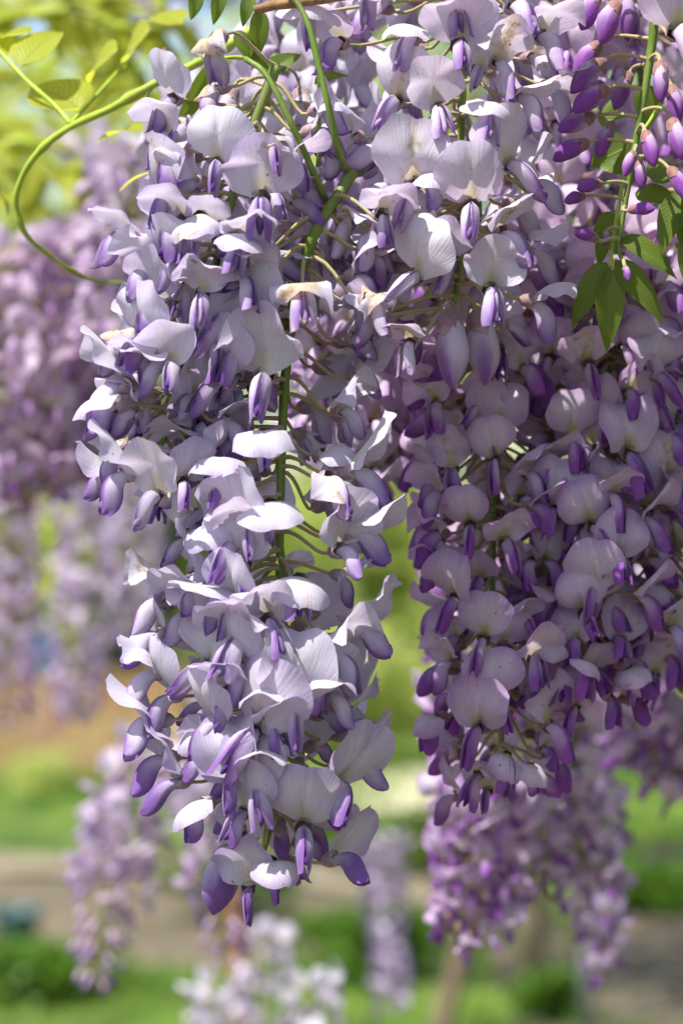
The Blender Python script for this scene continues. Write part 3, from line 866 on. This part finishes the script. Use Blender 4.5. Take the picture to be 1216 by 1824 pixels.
l_path = [P(492, 118, -.014), P(455, 215, -.014), P(425, 300, -.012), P(408, 380, -.012), P(382, 480, -.010), P(360, 580, -.010), P(336, 670, -.012), P(305, 755, -.016), P(264, 832, -.014)]
rb = Raceme('shorter fading lilac raceme left of the long front one, joining it at mid height', l_path, G1, .0020, .0009, (.33, .04, .0), n=90, seed=2)
rb.ws = .92
for h in [
    (362,526,0,'A',4,0,1.0), (427,436,0,'S',4,-6,1.1), (358,404,-20,'S',-10,0,1.0), (285,494,-70,'A',6,10,1.1), (324,663,-18,'A',14,8,1.2), (285,603,-42,'U',4,-12,1.15),
    (281,618,-70,'F',-20,0,.9), (252,600,-88,'W',0,0,1.1), (247,690,-80,'A',8,0,1.3), (232,720,-60,'S',0,10,1.2), (256,842,-75,'A',-4,0,1.2), (294,890,-30,'A',8,-6,1.2),
    (389,296,-2,'U',0,0,1.06), (325,348,-84,'U',4,10,1.1), (465,362,2,'A',6,0,1.35), (480,258,12,'W',0,0,1.0), (344,396,-48,'A',0,0,1.1), (363,384,-12,'S',-14,0,1.0),
    (249,428,-80,'A',8,-8,1.1), (344,270,-60,'W',0,0,1.1), (325,178,-62,'U',-6,-20,1.0), (320,240,-70,'A',0,0,1.1), (404,60,-70,'W',-30,0,1.15), (300,540,-72,'A',0,0,1.05),
    (310,640,-50,'F',-10,0,1.0), (330,470,-40,'U',0,0,1.0), (420,500,30,'A',0,0,1.0), (400,420,40,'F',-10,0,1.0),
]:
    px, py, yaw, kind, pitch, roll, sc = h
    if yaw < -60 and py < 640: yaw *= .62
    rb.hero(px, py, yaw, kind, pitch, roll, sc * .90, wither=.35 if kind == 'W' else .01, R=.024)
rb.bud(P(419, 152, -.004), Vector((-.3, -.2, -1)), .95, (.2, .1, .2))
rb.bud(P(533, 155, .008), Vector((.1, -.2, -1)), 1.2, (.15, .2, .1), 1.1)
rb.fill(84, .04, .97, R=.0165, taper=.8, kinds='RAAFSUW', avoid=.007, front_skip=.7, cone=40, sc=.9)

t_path = [P(832, -120, .0), P(826, 0, .0), P(824, 120, 0), P(820, 240, -.002), P(819, 370, -.003), P(818, 470, -.004), P(806, 560, -.004)]
rc = Raceme('sunlit near-white raceme of round open petals at the top centre', t_path, G1, .0019, .0008, (.10, .02, .25), n=80, seed=3)
for h in [
    (816,92,0,'A',8,0,1.35), (745,72,-24,'S',6,-10,1.2), (712,184,-20,'U',2,-18,1.2), (776,203,6,'A',8,6,1.2), (856,203,12,'S',6,-6,1.2), (876,116,24,'A',4,0,1.2),
    (944,70,40,'A',0,0,1.25), (890,296,36,'U',4,34,1.28), (738,332,-10,'U',0,-10,1.36), (838,374,0,'U',0,2,1.38), (880,420,40,'A',8,14,1.15), (752,500,-26,'U',10,-30,1.4),
    (866,520,10,'A',4,-6,1.25), (668,-4,-14,'S',0,0,1.3), (806,-6,6,'F',-20,0,1.1), (650,392,-50,'W',0,0,1.1), (650,246,-62,'A',4,0,1.2), (735,345,-40,'F',-20,0,1.0),
    (690,420,-60,'A',0,0,1.1), (560,20,-10,'S',-6,0,1.35), (620,80,-40,'A',0,0,1.1), (740,610,-30,'A',-10,0,1.0), (690,560,-50,'A',0,0,1.0), (960,150,60,'F',-20,0,1.1), (900,20,30,'A',10,0,1.2),
]:
    px, py, yaw, kind, pitch, roll, sc = h
    rc.hero(px, py, yaw, kind, pitch, roll, sc * .82, wither=.15 if kind == 'W' else 0, R=.026)
rc.bud(P(798, 548, -.014), Vector((.12, -.2, -1)), 1.5, (.1, .05, .3), 1.1)
rc.bud(P(780, 390, -.008), Vector((.1, -.1, -1)), 1.4, (.2, .1, .25), 1.0)
rc.bud(P(846, 545, -.006), Vector((.2, .0, -1)), 1.5, (.1, .05, .3), 1.0)
rc.fill(90, .02, .97, R=.025, taper=.9, kinds='RUAAFS', avoid=.008, front_skip=.6, sc=.92)

# ------------------------------------------------------------------ shaded racemes on the right, a little farther back
G2 = 'shaded purple racemes on the right'
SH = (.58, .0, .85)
ya = .055
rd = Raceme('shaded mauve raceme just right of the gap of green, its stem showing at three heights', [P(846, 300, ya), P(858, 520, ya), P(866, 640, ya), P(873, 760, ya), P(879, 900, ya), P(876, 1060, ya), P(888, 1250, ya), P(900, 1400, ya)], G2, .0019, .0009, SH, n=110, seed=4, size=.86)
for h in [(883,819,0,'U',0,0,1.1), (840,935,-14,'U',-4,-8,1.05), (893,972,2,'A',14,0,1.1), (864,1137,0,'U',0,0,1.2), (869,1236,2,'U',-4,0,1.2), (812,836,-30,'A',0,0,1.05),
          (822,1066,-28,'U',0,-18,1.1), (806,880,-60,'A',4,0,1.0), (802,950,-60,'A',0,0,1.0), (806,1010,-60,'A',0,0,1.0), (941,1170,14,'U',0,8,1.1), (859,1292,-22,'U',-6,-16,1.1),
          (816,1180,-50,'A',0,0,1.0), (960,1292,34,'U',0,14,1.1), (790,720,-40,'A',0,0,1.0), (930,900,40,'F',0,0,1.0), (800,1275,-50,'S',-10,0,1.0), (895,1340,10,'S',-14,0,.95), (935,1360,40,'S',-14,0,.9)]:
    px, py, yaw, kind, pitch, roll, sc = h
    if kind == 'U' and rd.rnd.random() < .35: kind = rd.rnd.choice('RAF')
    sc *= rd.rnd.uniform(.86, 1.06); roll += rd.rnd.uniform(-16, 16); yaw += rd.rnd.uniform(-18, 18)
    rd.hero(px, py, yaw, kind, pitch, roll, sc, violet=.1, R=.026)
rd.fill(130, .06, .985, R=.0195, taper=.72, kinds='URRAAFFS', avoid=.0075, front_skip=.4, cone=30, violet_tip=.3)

yb = .06
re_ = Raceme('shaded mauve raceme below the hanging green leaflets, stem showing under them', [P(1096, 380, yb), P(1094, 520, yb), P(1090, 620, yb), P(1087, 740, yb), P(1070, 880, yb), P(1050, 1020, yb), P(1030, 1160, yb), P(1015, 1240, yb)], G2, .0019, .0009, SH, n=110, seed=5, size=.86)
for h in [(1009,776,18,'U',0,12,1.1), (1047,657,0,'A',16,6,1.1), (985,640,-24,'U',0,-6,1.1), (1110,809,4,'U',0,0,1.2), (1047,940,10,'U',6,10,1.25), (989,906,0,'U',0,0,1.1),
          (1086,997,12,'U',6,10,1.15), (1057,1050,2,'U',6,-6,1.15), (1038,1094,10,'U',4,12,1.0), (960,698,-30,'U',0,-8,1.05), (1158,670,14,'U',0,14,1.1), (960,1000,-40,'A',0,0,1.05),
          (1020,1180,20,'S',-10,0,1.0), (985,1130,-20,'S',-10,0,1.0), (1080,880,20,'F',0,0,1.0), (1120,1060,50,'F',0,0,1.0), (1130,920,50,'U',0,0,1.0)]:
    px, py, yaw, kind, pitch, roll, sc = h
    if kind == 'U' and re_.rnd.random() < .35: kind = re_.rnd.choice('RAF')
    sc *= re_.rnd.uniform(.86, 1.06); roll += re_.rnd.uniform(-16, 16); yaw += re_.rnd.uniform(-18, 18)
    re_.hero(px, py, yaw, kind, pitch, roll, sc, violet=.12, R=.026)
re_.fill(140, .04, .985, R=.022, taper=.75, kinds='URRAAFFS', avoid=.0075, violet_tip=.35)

yc = .075
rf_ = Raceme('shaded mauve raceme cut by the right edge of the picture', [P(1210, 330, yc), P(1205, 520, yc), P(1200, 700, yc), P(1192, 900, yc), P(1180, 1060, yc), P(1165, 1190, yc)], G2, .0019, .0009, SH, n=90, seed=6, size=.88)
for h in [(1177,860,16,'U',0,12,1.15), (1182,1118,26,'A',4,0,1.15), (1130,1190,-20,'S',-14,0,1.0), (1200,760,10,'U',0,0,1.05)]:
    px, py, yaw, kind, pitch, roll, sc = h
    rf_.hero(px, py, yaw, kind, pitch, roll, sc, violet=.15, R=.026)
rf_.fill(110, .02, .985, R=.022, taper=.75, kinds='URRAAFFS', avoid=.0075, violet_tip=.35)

# raceme of buds at the top right
rg = Raceme('young raceme of magenta-violet buds on a pale green stem at the top right', [P(1178, -90, -.006), P(1166, 20, -.006), P(1160, 80, -.006), P(1146, 170, -.006), P(1132, 250, -.006), P(1118, 330, -.006), P(1106, 400, -.006), P(1100, 440, -.006), P(1112, 474, -.006)], G1, .0019, .0006, (.95, .0, .85), n=70, seed=7)
for a, b_, sc, dz in [(a_, c_, s_ * .88, d_) for a_, c_, s_, d_ in [((1079,105),(1010,155),1.15,0), ((1085,156),(1026,187),1.1,0), ((1059,207),(1000,224),1.0,.004), ((1049,253),(990,273),1.0,.002), ((1092,217),(1059,273),.95,.008), ((1121,128),(1089,194),1.0,.01),
                   ((1174,108),(1177,165),1.0,-.01), ((1194,151),(1207,204),1.0,.006), ((1194,210),(1212,263),1.05,-.012), ((1148,233),(1164,283),.92,-.014), ((1128,270),(1112,306),.72,-.016), ((1138,286),(1144,335),.75,-.004),
                   ((1190,299),(1222,335),.95,-.010), ((1072,326),(1029,332),.72,-.004), ((1042,349),(1000,355),.65,0), ((1118,375),(1161,368),.66,-.010), ((1065,428),(1020,405),.66,-.004), ((1080,412),(1078,432),.5,.004), ((1112,474),(1121,500),.45,-.008),
                   ((1100,0),(1062,78),1.2,-.004), ((1064,-10),(1038,35),1.1,0), ((1070,75),(1012,140),1.15,.008), ((1110,-20),(1120,60),1.2,.012)]]:
    A, B = P(*a, -.008 + dz), P(*b_, -.014 + dz)
    rg.bud(A, B - A, sc, (.45 + .4 * rg.rnd.random() if sc > .84 else .9, 0, .95), 1.0)
rg.hero(1194, 62, 12, 'U', 0, 6, 1.35, Y=-.02, col=(.35, 0, .8))
rg.hero(1140, 20, -20, 'U', 0, 6, 1.1, Y=.02, col=(.35, 0, .8))

# ------------------------------------------------------------------ racemes behind, out of focus
G3 = 'blurred wisteria racemes behind'
def back(label, pts, Y, n, R, col, seed, size=.88, taper=.5, kinds='UURRAAF', buds=2.0, group=G3, t0=.02, vt=.3):
    path = [P(px, py, Y) for px, py in pts]
    k = (D + Y) / D
    r = Raceme(label, path, group, .0020, .0008, col, near=Y < .16, size=size, n=70, seed=seed)
    r.ws, r.bs = .84, 1.06
    r.fill(n, t0, .985, R=R * .5, taper=taper, kinds=kinds, avoid=.0055, buds_from=buds, violet_tip=vt)
    return r
back('bright white-lilac raceme directly behind the upper part of the long front one', [(575,330),(590,480),(610,640),(640,760),(652,860)], .10, 80, .030, (.15,.0,.7), 21)  # pale pinkish tint stands in for sunlight on the petals
back('bright lilac raceme filling the space between the long front one and the shaded right ones', [(700,300),(700,480),(698,580),(684,680),(668,800)], .14, 84, .034, (.15,.0,.8), 22)  # sunlit look put into the pale tint here too
back('creamy white raceme behind the green stem fork at the top', [(560,-120),(560,40),(548,180),(520,330),(500,440)], .09, 66, .026, (.22,.10,.2), 23, taper=.9)
back('pinkish white raceme behind the magenta buds at the top right', [(985,-140),(975,20),(965,180),(970,330),(968,470),(960,590)], .10, 72, .028, (.25,.0,.8), 24, taper=.9)
back('pale mauve raceme behind the dark leaflets at the right edge', [(1130,-60),(1140,120),(1150,300),(1150,470)], .12, 60, .030, (.35,.0,.8), 25, taper=.9)
back('whitish raceme behind the fading lilac one at the upper left', [(372,130),(366,220),(358,320),(340,440),(310,560)], .12, 56, .022, (.25,.06,.2), 26, taper=.9)
back('large dull mauve raceme hanging lowest under the shaded right ones', [(860,800),(856,1000),(850,1200),(842,1400),(834,1560),(812,1670)], .36, 150, .032, (.75,.0,.75), 27, size=.84, taper=.28, t0=.1)  # violet raised to darken the petals in place of shade
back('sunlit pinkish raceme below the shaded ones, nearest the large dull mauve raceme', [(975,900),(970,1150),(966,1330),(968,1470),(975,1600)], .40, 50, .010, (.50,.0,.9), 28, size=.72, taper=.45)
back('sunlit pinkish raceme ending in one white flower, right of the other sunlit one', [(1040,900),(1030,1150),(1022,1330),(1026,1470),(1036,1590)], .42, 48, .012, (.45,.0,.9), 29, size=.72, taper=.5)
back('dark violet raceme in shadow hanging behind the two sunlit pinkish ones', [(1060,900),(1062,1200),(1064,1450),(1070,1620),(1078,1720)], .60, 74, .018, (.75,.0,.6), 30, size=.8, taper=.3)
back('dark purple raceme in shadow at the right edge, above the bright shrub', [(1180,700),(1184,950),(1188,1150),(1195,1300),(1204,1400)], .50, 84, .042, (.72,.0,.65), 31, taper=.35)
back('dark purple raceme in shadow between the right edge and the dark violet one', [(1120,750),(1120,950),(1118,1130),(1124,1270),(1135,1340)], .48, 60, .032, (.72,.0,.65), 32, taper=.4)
back('thick white-and-mauve raceme at the left edge, sunlit on its top', [(35,400),(38,500),(44,640),(52,760),(60,880)], .60, 140, .054, (.22,.0,1.0), 33, taper=.55, t0=.08)
back('thick mauve raceme between the left edge one and the front flowers', [(150,390),(152,500),(150,620),(140,740),(128,850)], .66, 140, .056, (.42,.0,1.0), 34, taper=.5, t0=.08)
back('pale raceme high on the left beside the curving green shoot', [(238,250),(236,330),(230,420),(215,540),(205,630)], .55, 70, .036, (.30,.0,.6), 35, taper=.7)
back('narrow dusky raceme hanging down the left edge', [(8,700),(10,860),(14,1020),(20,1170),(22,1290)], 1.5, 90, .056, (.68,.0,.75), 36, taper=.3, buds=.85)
back('grey-lilac raceme with white flowers hanging in front of the tan reed fence', [(168,820),(165,930),(150,1060),(140,1180),(136,1280)], 1.7, 110, .056, (.48,.0,.5), 37, taper=.4)
back('grey-lilac raceme behind the left side of the long front one', [(255,760),(252,900),(246,1000),(250,1090),(258,1180)], 1.6, 60, .044, (.55,.0,.30), 38, taper=.5)
back('lilac raceme with pink buds at its tip hanging low on the left', [(285,1240),(255,1380),(218,1480),(195,1570),(178,1670),(165,1745)], .85, 84, .042, (.40,.0,.55), 39, taper=.25, buds=.64, t0=.10)
back('lilac raceme with pale pink buds right behind the tip of the long front one', [(400,1250),(392,1400),(388,1480),(390,1560),(398,1640),(404,1700)], .8, 54, .034, (.45,.0,.55), 40, taper=.35, buds=.60)
back('white raceme at the bottom edge beside the reddish-brown vine stem', [(388,1735),(386,1780),(384,1830),(380,1900),(378,2000)], 1.2, 26, .032, (.10,.0,.05), 41, taper=.9)
back('pale raceme at the bottom edge right of the reddish-brown vine stem', [(478,1640),(476,1720),(474,1800),(472,1900),(470,2000)], 1.5, 24, .026, (.45,.0,.25), 42, taper=.9)
back('small white raceme at the bottom edge below the violet tip', [(560,1730),(556,1765),(565,1830),(572,1930)], 1.0, 11, .020, (.03,.0,.05), 43, taper=.9)
back('thin grey-lilac raceme hanging far back in the gap below the front one', [(682,1480),(680,1540),(686,1620),(692,1710),(696,1790)], 1.8, 52, .030, (.62,.0,.35), 44, taper=.6)
back('slim violet raceme tail beside the leaning vine trunk', [(900,1380),(890,1480),(880,1580),(860,1660)], .45, 34, .018, (.65,.0,.45), 45, taper=.4)

# ------------------------------------------------------------------ green shoots, leaves, twig
def leaf_mesh(L, W, fold, curl, seed, mat, tipw=1.5):
    """folded pointed leaflet along +Y, its face towards +Z"""
    r = random.Random(seed)
    na, nb = 12, 6
    V, U, F = [], [], []
    ph = r.uniform(0, 6)
    for i in range(na + 1):
        s = i / na
        w_ = W * .5 * (max(s, 0) ** .62) * (1 - s) ** 1.18 * 2.36 + (.0003 if i < na else 0)
        a = curl * s
        y = L * (math.sin(a) / curl if abs(curl) > .01 else s) if True else 0
        z = -L * ((1 - math.cos(a)) / curl if abs(curl) > .01 else 0)
        for j in range(nb + 1):
            t = j / nb * 2 - 1
            V.append((t * w_ * math.cos(fold), y, z + abs(t) * w_ * math.sin(fold) + .03 * W * math.sin(6 * s + 4 * t + ph) * abs(t)))
            U.append((t * .5 + .5, s))
    for i in range(na):
        for j in range(nb):
            a = i * (nb + 1) + j
            F.append((a, a + 1, a + nb + 2, a + nb + 1))
    return mesh('leaflet', V, F, U, mat)

def place_leaf(root, base, tip, width, mat, normal=(0, -1, .35), fold=.3, curl=.5, seed=0, name='leaf'):
    d = tip - base; L = d.length
    y = d.normalized(); n_ = Vector(normal); z = (n_ - y * n_.dot(y)).normalized(); x = y.cross(z)
    rot = Matrix((x, y, z)).transposed().to_4x4()
    ef = 1 / max(math.sin(curl) / curl, .6) if curl > .01 else 1
    o = link(name, leaf_mesh(L * ef, width, fold, curl, seed, mat), root, Matrix.Translation(base - Vector(root.location)) @ rot)
    return o

def stalk(root, pts, r0, r1, mat, name='stem', n=20, nodes=()):
    pts = catmull(pts, n); o = Vector(root.location)
    rr = [(r0 + (r1 - r0) * i / (n - 1)) * (1 + .07 * math.sin(i * 1.1 + 5 * r0) + sum(.55 * math.exp(-((i - k * (n - 1)) / .8) ** 2) for k in nodes)) for i in range(n)]
    V, F, U = tube([p - o for p in pts], rr, 8, True, .05)
    return link(name, mesh(name, V, F, U, mat), root)

# the stem fork that carries the front raceme
fk = thing('forked_stem', 'smooth green forked stem crossing the flowers above the long front raceme', 'stem', P(630, 306, -.006))
stalk(fk, [P(505, -30, -.024), P(520, -10, -.026), P(548, 40, -.028), P(566, 110, -.03), P(586, 195, -.03), P(604, 270, -.024), P(616, 300, -.014), P(630, 306, -.006)], .0010, .0013, M['rachis'], 'branch')
stalk(fk, [P(436, 104, -.028), P(470, 128, -.032), P(500, 180, -.034), P(535, 255, -.032), P(566, 325, -.022), P(582, 358, -.010), P(592, 362, -.004)], .0010, .0013, M['rachis'], 'branch')
stalk(fk, [P(570, 120, -.028), P(567, 190, -.024), P(568, 260, -.02), P(566, 330, -.014), P(578, 366, -.004)], .0007, .0009, M['rachis'], 'branch')
stalk(fk, [P(668, 262, .03), P(645, 298, .004), P(628, 308, -.004)], .0022, .0022, M['rachis'], 'branch')
tw = thing('dry_twig', 'dry tan twig crossing the very top edge above the forked stem', 'twig', P(455, 16, -.02))
V, F, U = tube([p - Vector(tw.location) for p in catmull([P(452, 17, -.02), P(500, 8, -.02), P(560, 0, -.02), P(640, -12, -.02), P(760, -40, -.02)], 16)], [.0013] + [.0017] * 15, 8, True, .12)
link('bark', mesh('bark', V, F, U, M['twig']), tw)
V, F, U = tube([P(560, 0, -.0205) - Vector(tw.location), P(566, -3, -.022) - Vector(tw.location), P(571, 2, -.0235) - Vector(tw.location)], [.0012, .0011, .0006], 6)
link('bud_scar', mesh('bud_scar', V, F, U, M['twig']), tw)

# curving green shoot on the left
sh = thing('vine_shoot', 'bright green shoot curving in a hook down the upper left', 'shoot', P(400, 80, .02))
stalk(sh, [P(470, 40, .015), P(400, 85, .02), P(340, 118, .03), P(270, 152, .04), P(200, 192, .05), P(130, 224, .06), P(82, 258, .065), P(45, 305, .07), P(28, 360, .075), P(45, 415, .08), P(85, 452, .09), P(125, 480, .10), P(170, 500, .12), P(225, 505, .15)], .0018, .0007, M['vine'], 'stem', 70, (.07, .27, .47, .66, .86))
stalk(sh, [P(130, 224, .06), P(95, 185, .065), P(50, 145, .07), P(0, 92, .08), P(-50, 40, .09)], .0010, .0008, M['vine'], 'side_stem')
stalk(sh, [P(272, 152, .04), P(262, 172, .042), P(268, 196, .044)], .0010, .0006, M['vine'], 'side_stem')
stalk(sh, [P(126, 222, .06), P(140, 204, .07), P(190, 150, .09), P(240, 90, .12)], .0008, .0006, M['vine'], 'side_stem')
for i, (b_, t_, wd, nrm, Y) in enumerate([
    ((142,196),(56,126),.027,(.25,-1,.75),.07), ((40,116),(99,28),.021,(-.35,-.9,.6),.07), ((50,60),(-14,50),.014,(0,-.6,.9),.08),
    ((208,88),(140,128),.020,(.1,-.8,.8),.10), ((266,52),(200,100),.021,(.1,-.8,.8),.13), ((322,44),(266,6),.016,(0,-.8,.8),.13), ((285,305),(205,312),.009,(0,-.5,1),.05),
    ((255,232),(170,222),.011,(0,-.4,1),.09), ((-5,100),(22,40),.014,(.2,-.6,.8),.08), ((-10,330),(30,372),.014,(0,-.7,.7),.12)]):
    place_leaf(sh, P(*b_, Y), P(*t_, Y + .012), wd * 1.32, M['leaf_young'], nrm, .16, .6, i)

# drooping young leaflets near the fork
yl = thing('young_leaf', 'drooping fresh green leaflets hanging over the flowers beside the stem fork', 'leaf', P(436, 104, -.012), 'compound leaves among the flowers')
stalk(yl, [P(436, 104, -.012), P(415, 102, -.014), P(392, 106, -.016), P(378, 118, -.018)], .0008, .0005, M['vine'], 'leaf_stalk', 10)
for i, (b_, t_, wd, nrm, Y) in enumerate([
    ((388,108),(318,228),.0085,(.35,-1,.2),-.016), ((392,106),(372,176),.0055,(.3,-1,.1),-.020), ((400,104),(398,140),.004,(0,-1,.1),-.021),
    ((462,18),(460,108),.0085,(.4,-1,.1),-.014), ((420,55),(468,122),.007,(-.6,-1,.2),-.013), ((472,136),(528,88),.009,(0,-1,.4),-.006),
    ((505,180),(562,170),.009,(0,-.5,1),.004), ((448,-10),(432,40),.006,(0,-1,.1),-.015), ((392,-20),(385,38),.006,(.3,-1,.1),-.012), ((352,-14),(344,30),.006,(.3,-1,.1),-.012),
    ((560,150),(610,120),.007,(0,-.7,.8),.0), ((500,188),(440,196),.007,(0,-.5,1),.004)]):
    place_leaf(yl, P(*b_, Y), P(*t_, Y - .002), wd * 1.15, M['leaf'], nrm, .35, .7, 40 + i)

# compound leaves at the right edge
cl = thing('compound_leaf', 'hanging compound leaf with three pointed leaflets under the magenta buds', 'leaf', P(1088, 470, -.004), 'compound leaves among the flowers')
stalk(cl, [P(1120, 250, .012), P(1104, 350, .006), P(1092, 420, -.002), P(1086, 475, -.006)], .0008, .0007, M['vine'], 'leaf_stalk')
for i, (b_, t_, wd, nrm, Y, dy) in enumerate([
    ((1085,478),(1086,618),.0145,(.05,-1,.1),-.006,-.004), ((1080,468),(1012,572),.0125,(-.25,-1,.3),-.005,-.002), ((1094,466),(1192,560),.0145,(.3,-1,.35),-.005,-.004),
    ((1100,424),(1212,470),.0150,(.1,-.8,.8),-.003,-.006), ((1092,380),(1052,420),.0075,(-.2,-1,.2),.004,0), ((1084,410),(1060,470),.0080,(-.4,-1,.2),.002,0)]):
    place_leaf(cl, P(*b_, Y), P(*t_, Y + dy), wd * .98, M['leaf'], nrm, .22, .55, 60 + i)
cm = thing('compound_leaf', 'compound leaf cut by the right edge, its drooping leaflets lit along the rim', 'leaf', P(1230, 330, -.008), 'compound leaves among the flowers')
stalk(cm, [P(1260, 290, -.006), P(1236, 326, -.008), P(1216, 345, -.010)], .0008, .0006, M['vine'], 'leaf_stalk', 8)
for i, (b_, t_, wd, nrm, Y, dy) in enumerate([((1222,340),(1164,440),.0135,(-.6,-1,.3),-.010,-.004), ((1226,380),(1206,446),.008,(-.8,-1,.1),-.010,0), ((1226,410),(1212,530),.009,(-1.3,-1,.1),-.012,0), ((1222,338),(1244,440),.012,(.5,-1,.3),-.012,-.004)]):
    place_leaf(cm, P(*b_, Y), P(*t_, Y + dy), wd * 1.1, M['leaf'], nrm, .3, .6, 80 + i)
cn = thing('compound_leaf', 'broad dark green leaflets in shade behind the magenta bud stem', 'leaf', P(1130, 250, .015), 'compound leaves among the flowers')
stalk(cn, [P(1180, 180, .02), P(1150, 225, .018), P(1120, 262, .016)], .0008, .0006, M['vine'], 'leaf_stalk', 8)
for i, (b_, t_, wd, nrm, Y, dy) in enumerate([((1120,262),(1052,290),.021,(0,-1,.2),.014,0), ((1100,210),(1064,205),.016,(0,-1,.3),.018,0), ((1130,345),(1214,350),.014,(0,-.9,.8),.012,-.004), ((1150,310),(1220,300),.017,(0,-.8,.7),.014,0), ((1150,150),(1155,230),.012,(0,-1,.1),.02,0), ((920,305),(968,352),.008,(-.5,-1,.4),.002,-.01), ((960,85),(990,130),.014,(0,-1,.2),.03,0)]):
    place_leaf(cn, P(*b_, Y), P(*t_, Y + dy), wd * 1.1, M['leaf'], nrm, .2, .5, 100 + i)

# loose yellow-green shoots blurred behind, upper left
def loose_shoot(label, pts, Y, n, size, seed, mat='leaf_young'):
    r = random.Random(seed)
    path = catmull([P(px, py, Y) for px, py in pts], 30)
    t = thing('vine_shoot', label, 'shoot', path[0], 'blurred leafy shoots at the upper left')
    V, F, U = tube([p - path[0] for p in path], [.0018 * (1 - .5 * i / 29) * (1 + Y) for i in range(30)], 6)
    link('stem', mesh('stem', V, F, U, M['vine']), t)
    for i in range(n):
        b_ = path[int((i + .5) / n * 29)]
        d = Vector((r.uniform(-1, 1), r.uniform(-.6, .3), r.uniform(-.9, .35))).normalized()
        place_leaf(t, b_, b_ + d * size * r.uniform(.7, 1.2), size * r.uniform(.34, .5), M[mat], (r.uniform(-.5, .5), -.6, .8), .25, .5, seed * 50 + i)
    return t
loose_shoot('blurred yellow-green shoot crossing the upper left corner behind the hooked one', [(-60,60),(40,30),(140,20),(250,60),(330,40)], .55, 22, .036, 1)
loose_shoot('blurred yellow-green shoot under the hook of the nearer green shoot', [(-60,330),(30,250),(110,300),(190,300),(250,250)], .65, 22, .036, 2)
loose_shoot('blurred leafy shoot at the left edge above the mauve racemes', [(-80,180),(-10,240),(40,330),(60,420)], .80, 20, .04, 3)
loose_shoot('blurred leafy shoot at the top between the hooked shoot and the withered flower', [(150,-60),(200,40),(240,120),(290,190)], .70, 20, .038, 4)
loose_shoot('far blurred green shoot high in the upper left', [(-100,130),(20,120),(130,150),(240,210)], 1.3, 22, .05, 5, 'leaf_young')
loose_shoot('far blurred green shoot below the other far one in the upper left', [(-100,250),(20,210),(130,240),(260,330)], 1.5, 24, .055, 8, 'leaf_young')
loose_shoot('green shoot hanging in the gap left of the grey-lilac raceme', [(70,880),(80,940),(92,1010),(104,1080)], 2.0, 12, .075, 6, 'leaf_young')
loose_shoot('far yellow-green shoot against the sky at the very top left', [(-60,10),(60,-10),(180,10),(300,-20)], 1.0, 24, .05, 9, 'leaf_young')
loose_shoot('far mid green shoot left of the pale raceme beside the curving shoot', [(60,120),(120,90),(200,130),(300,100)], 1.8, 20, .06, 10, 'leaf_young')
back('few blurred pale flowers among the yellow-green leaves at the upper left', [(140,220),(136,270),(130,330)], 1.0, 9, .03, (.5,.0,.4), 46, taper=.8)
back('few blurred white flowers high behind the withered violet flower', [(300,-60),(296,10),(288,90)], .8, 9, .03, (.3,.0,.3), 47, taper=.8)
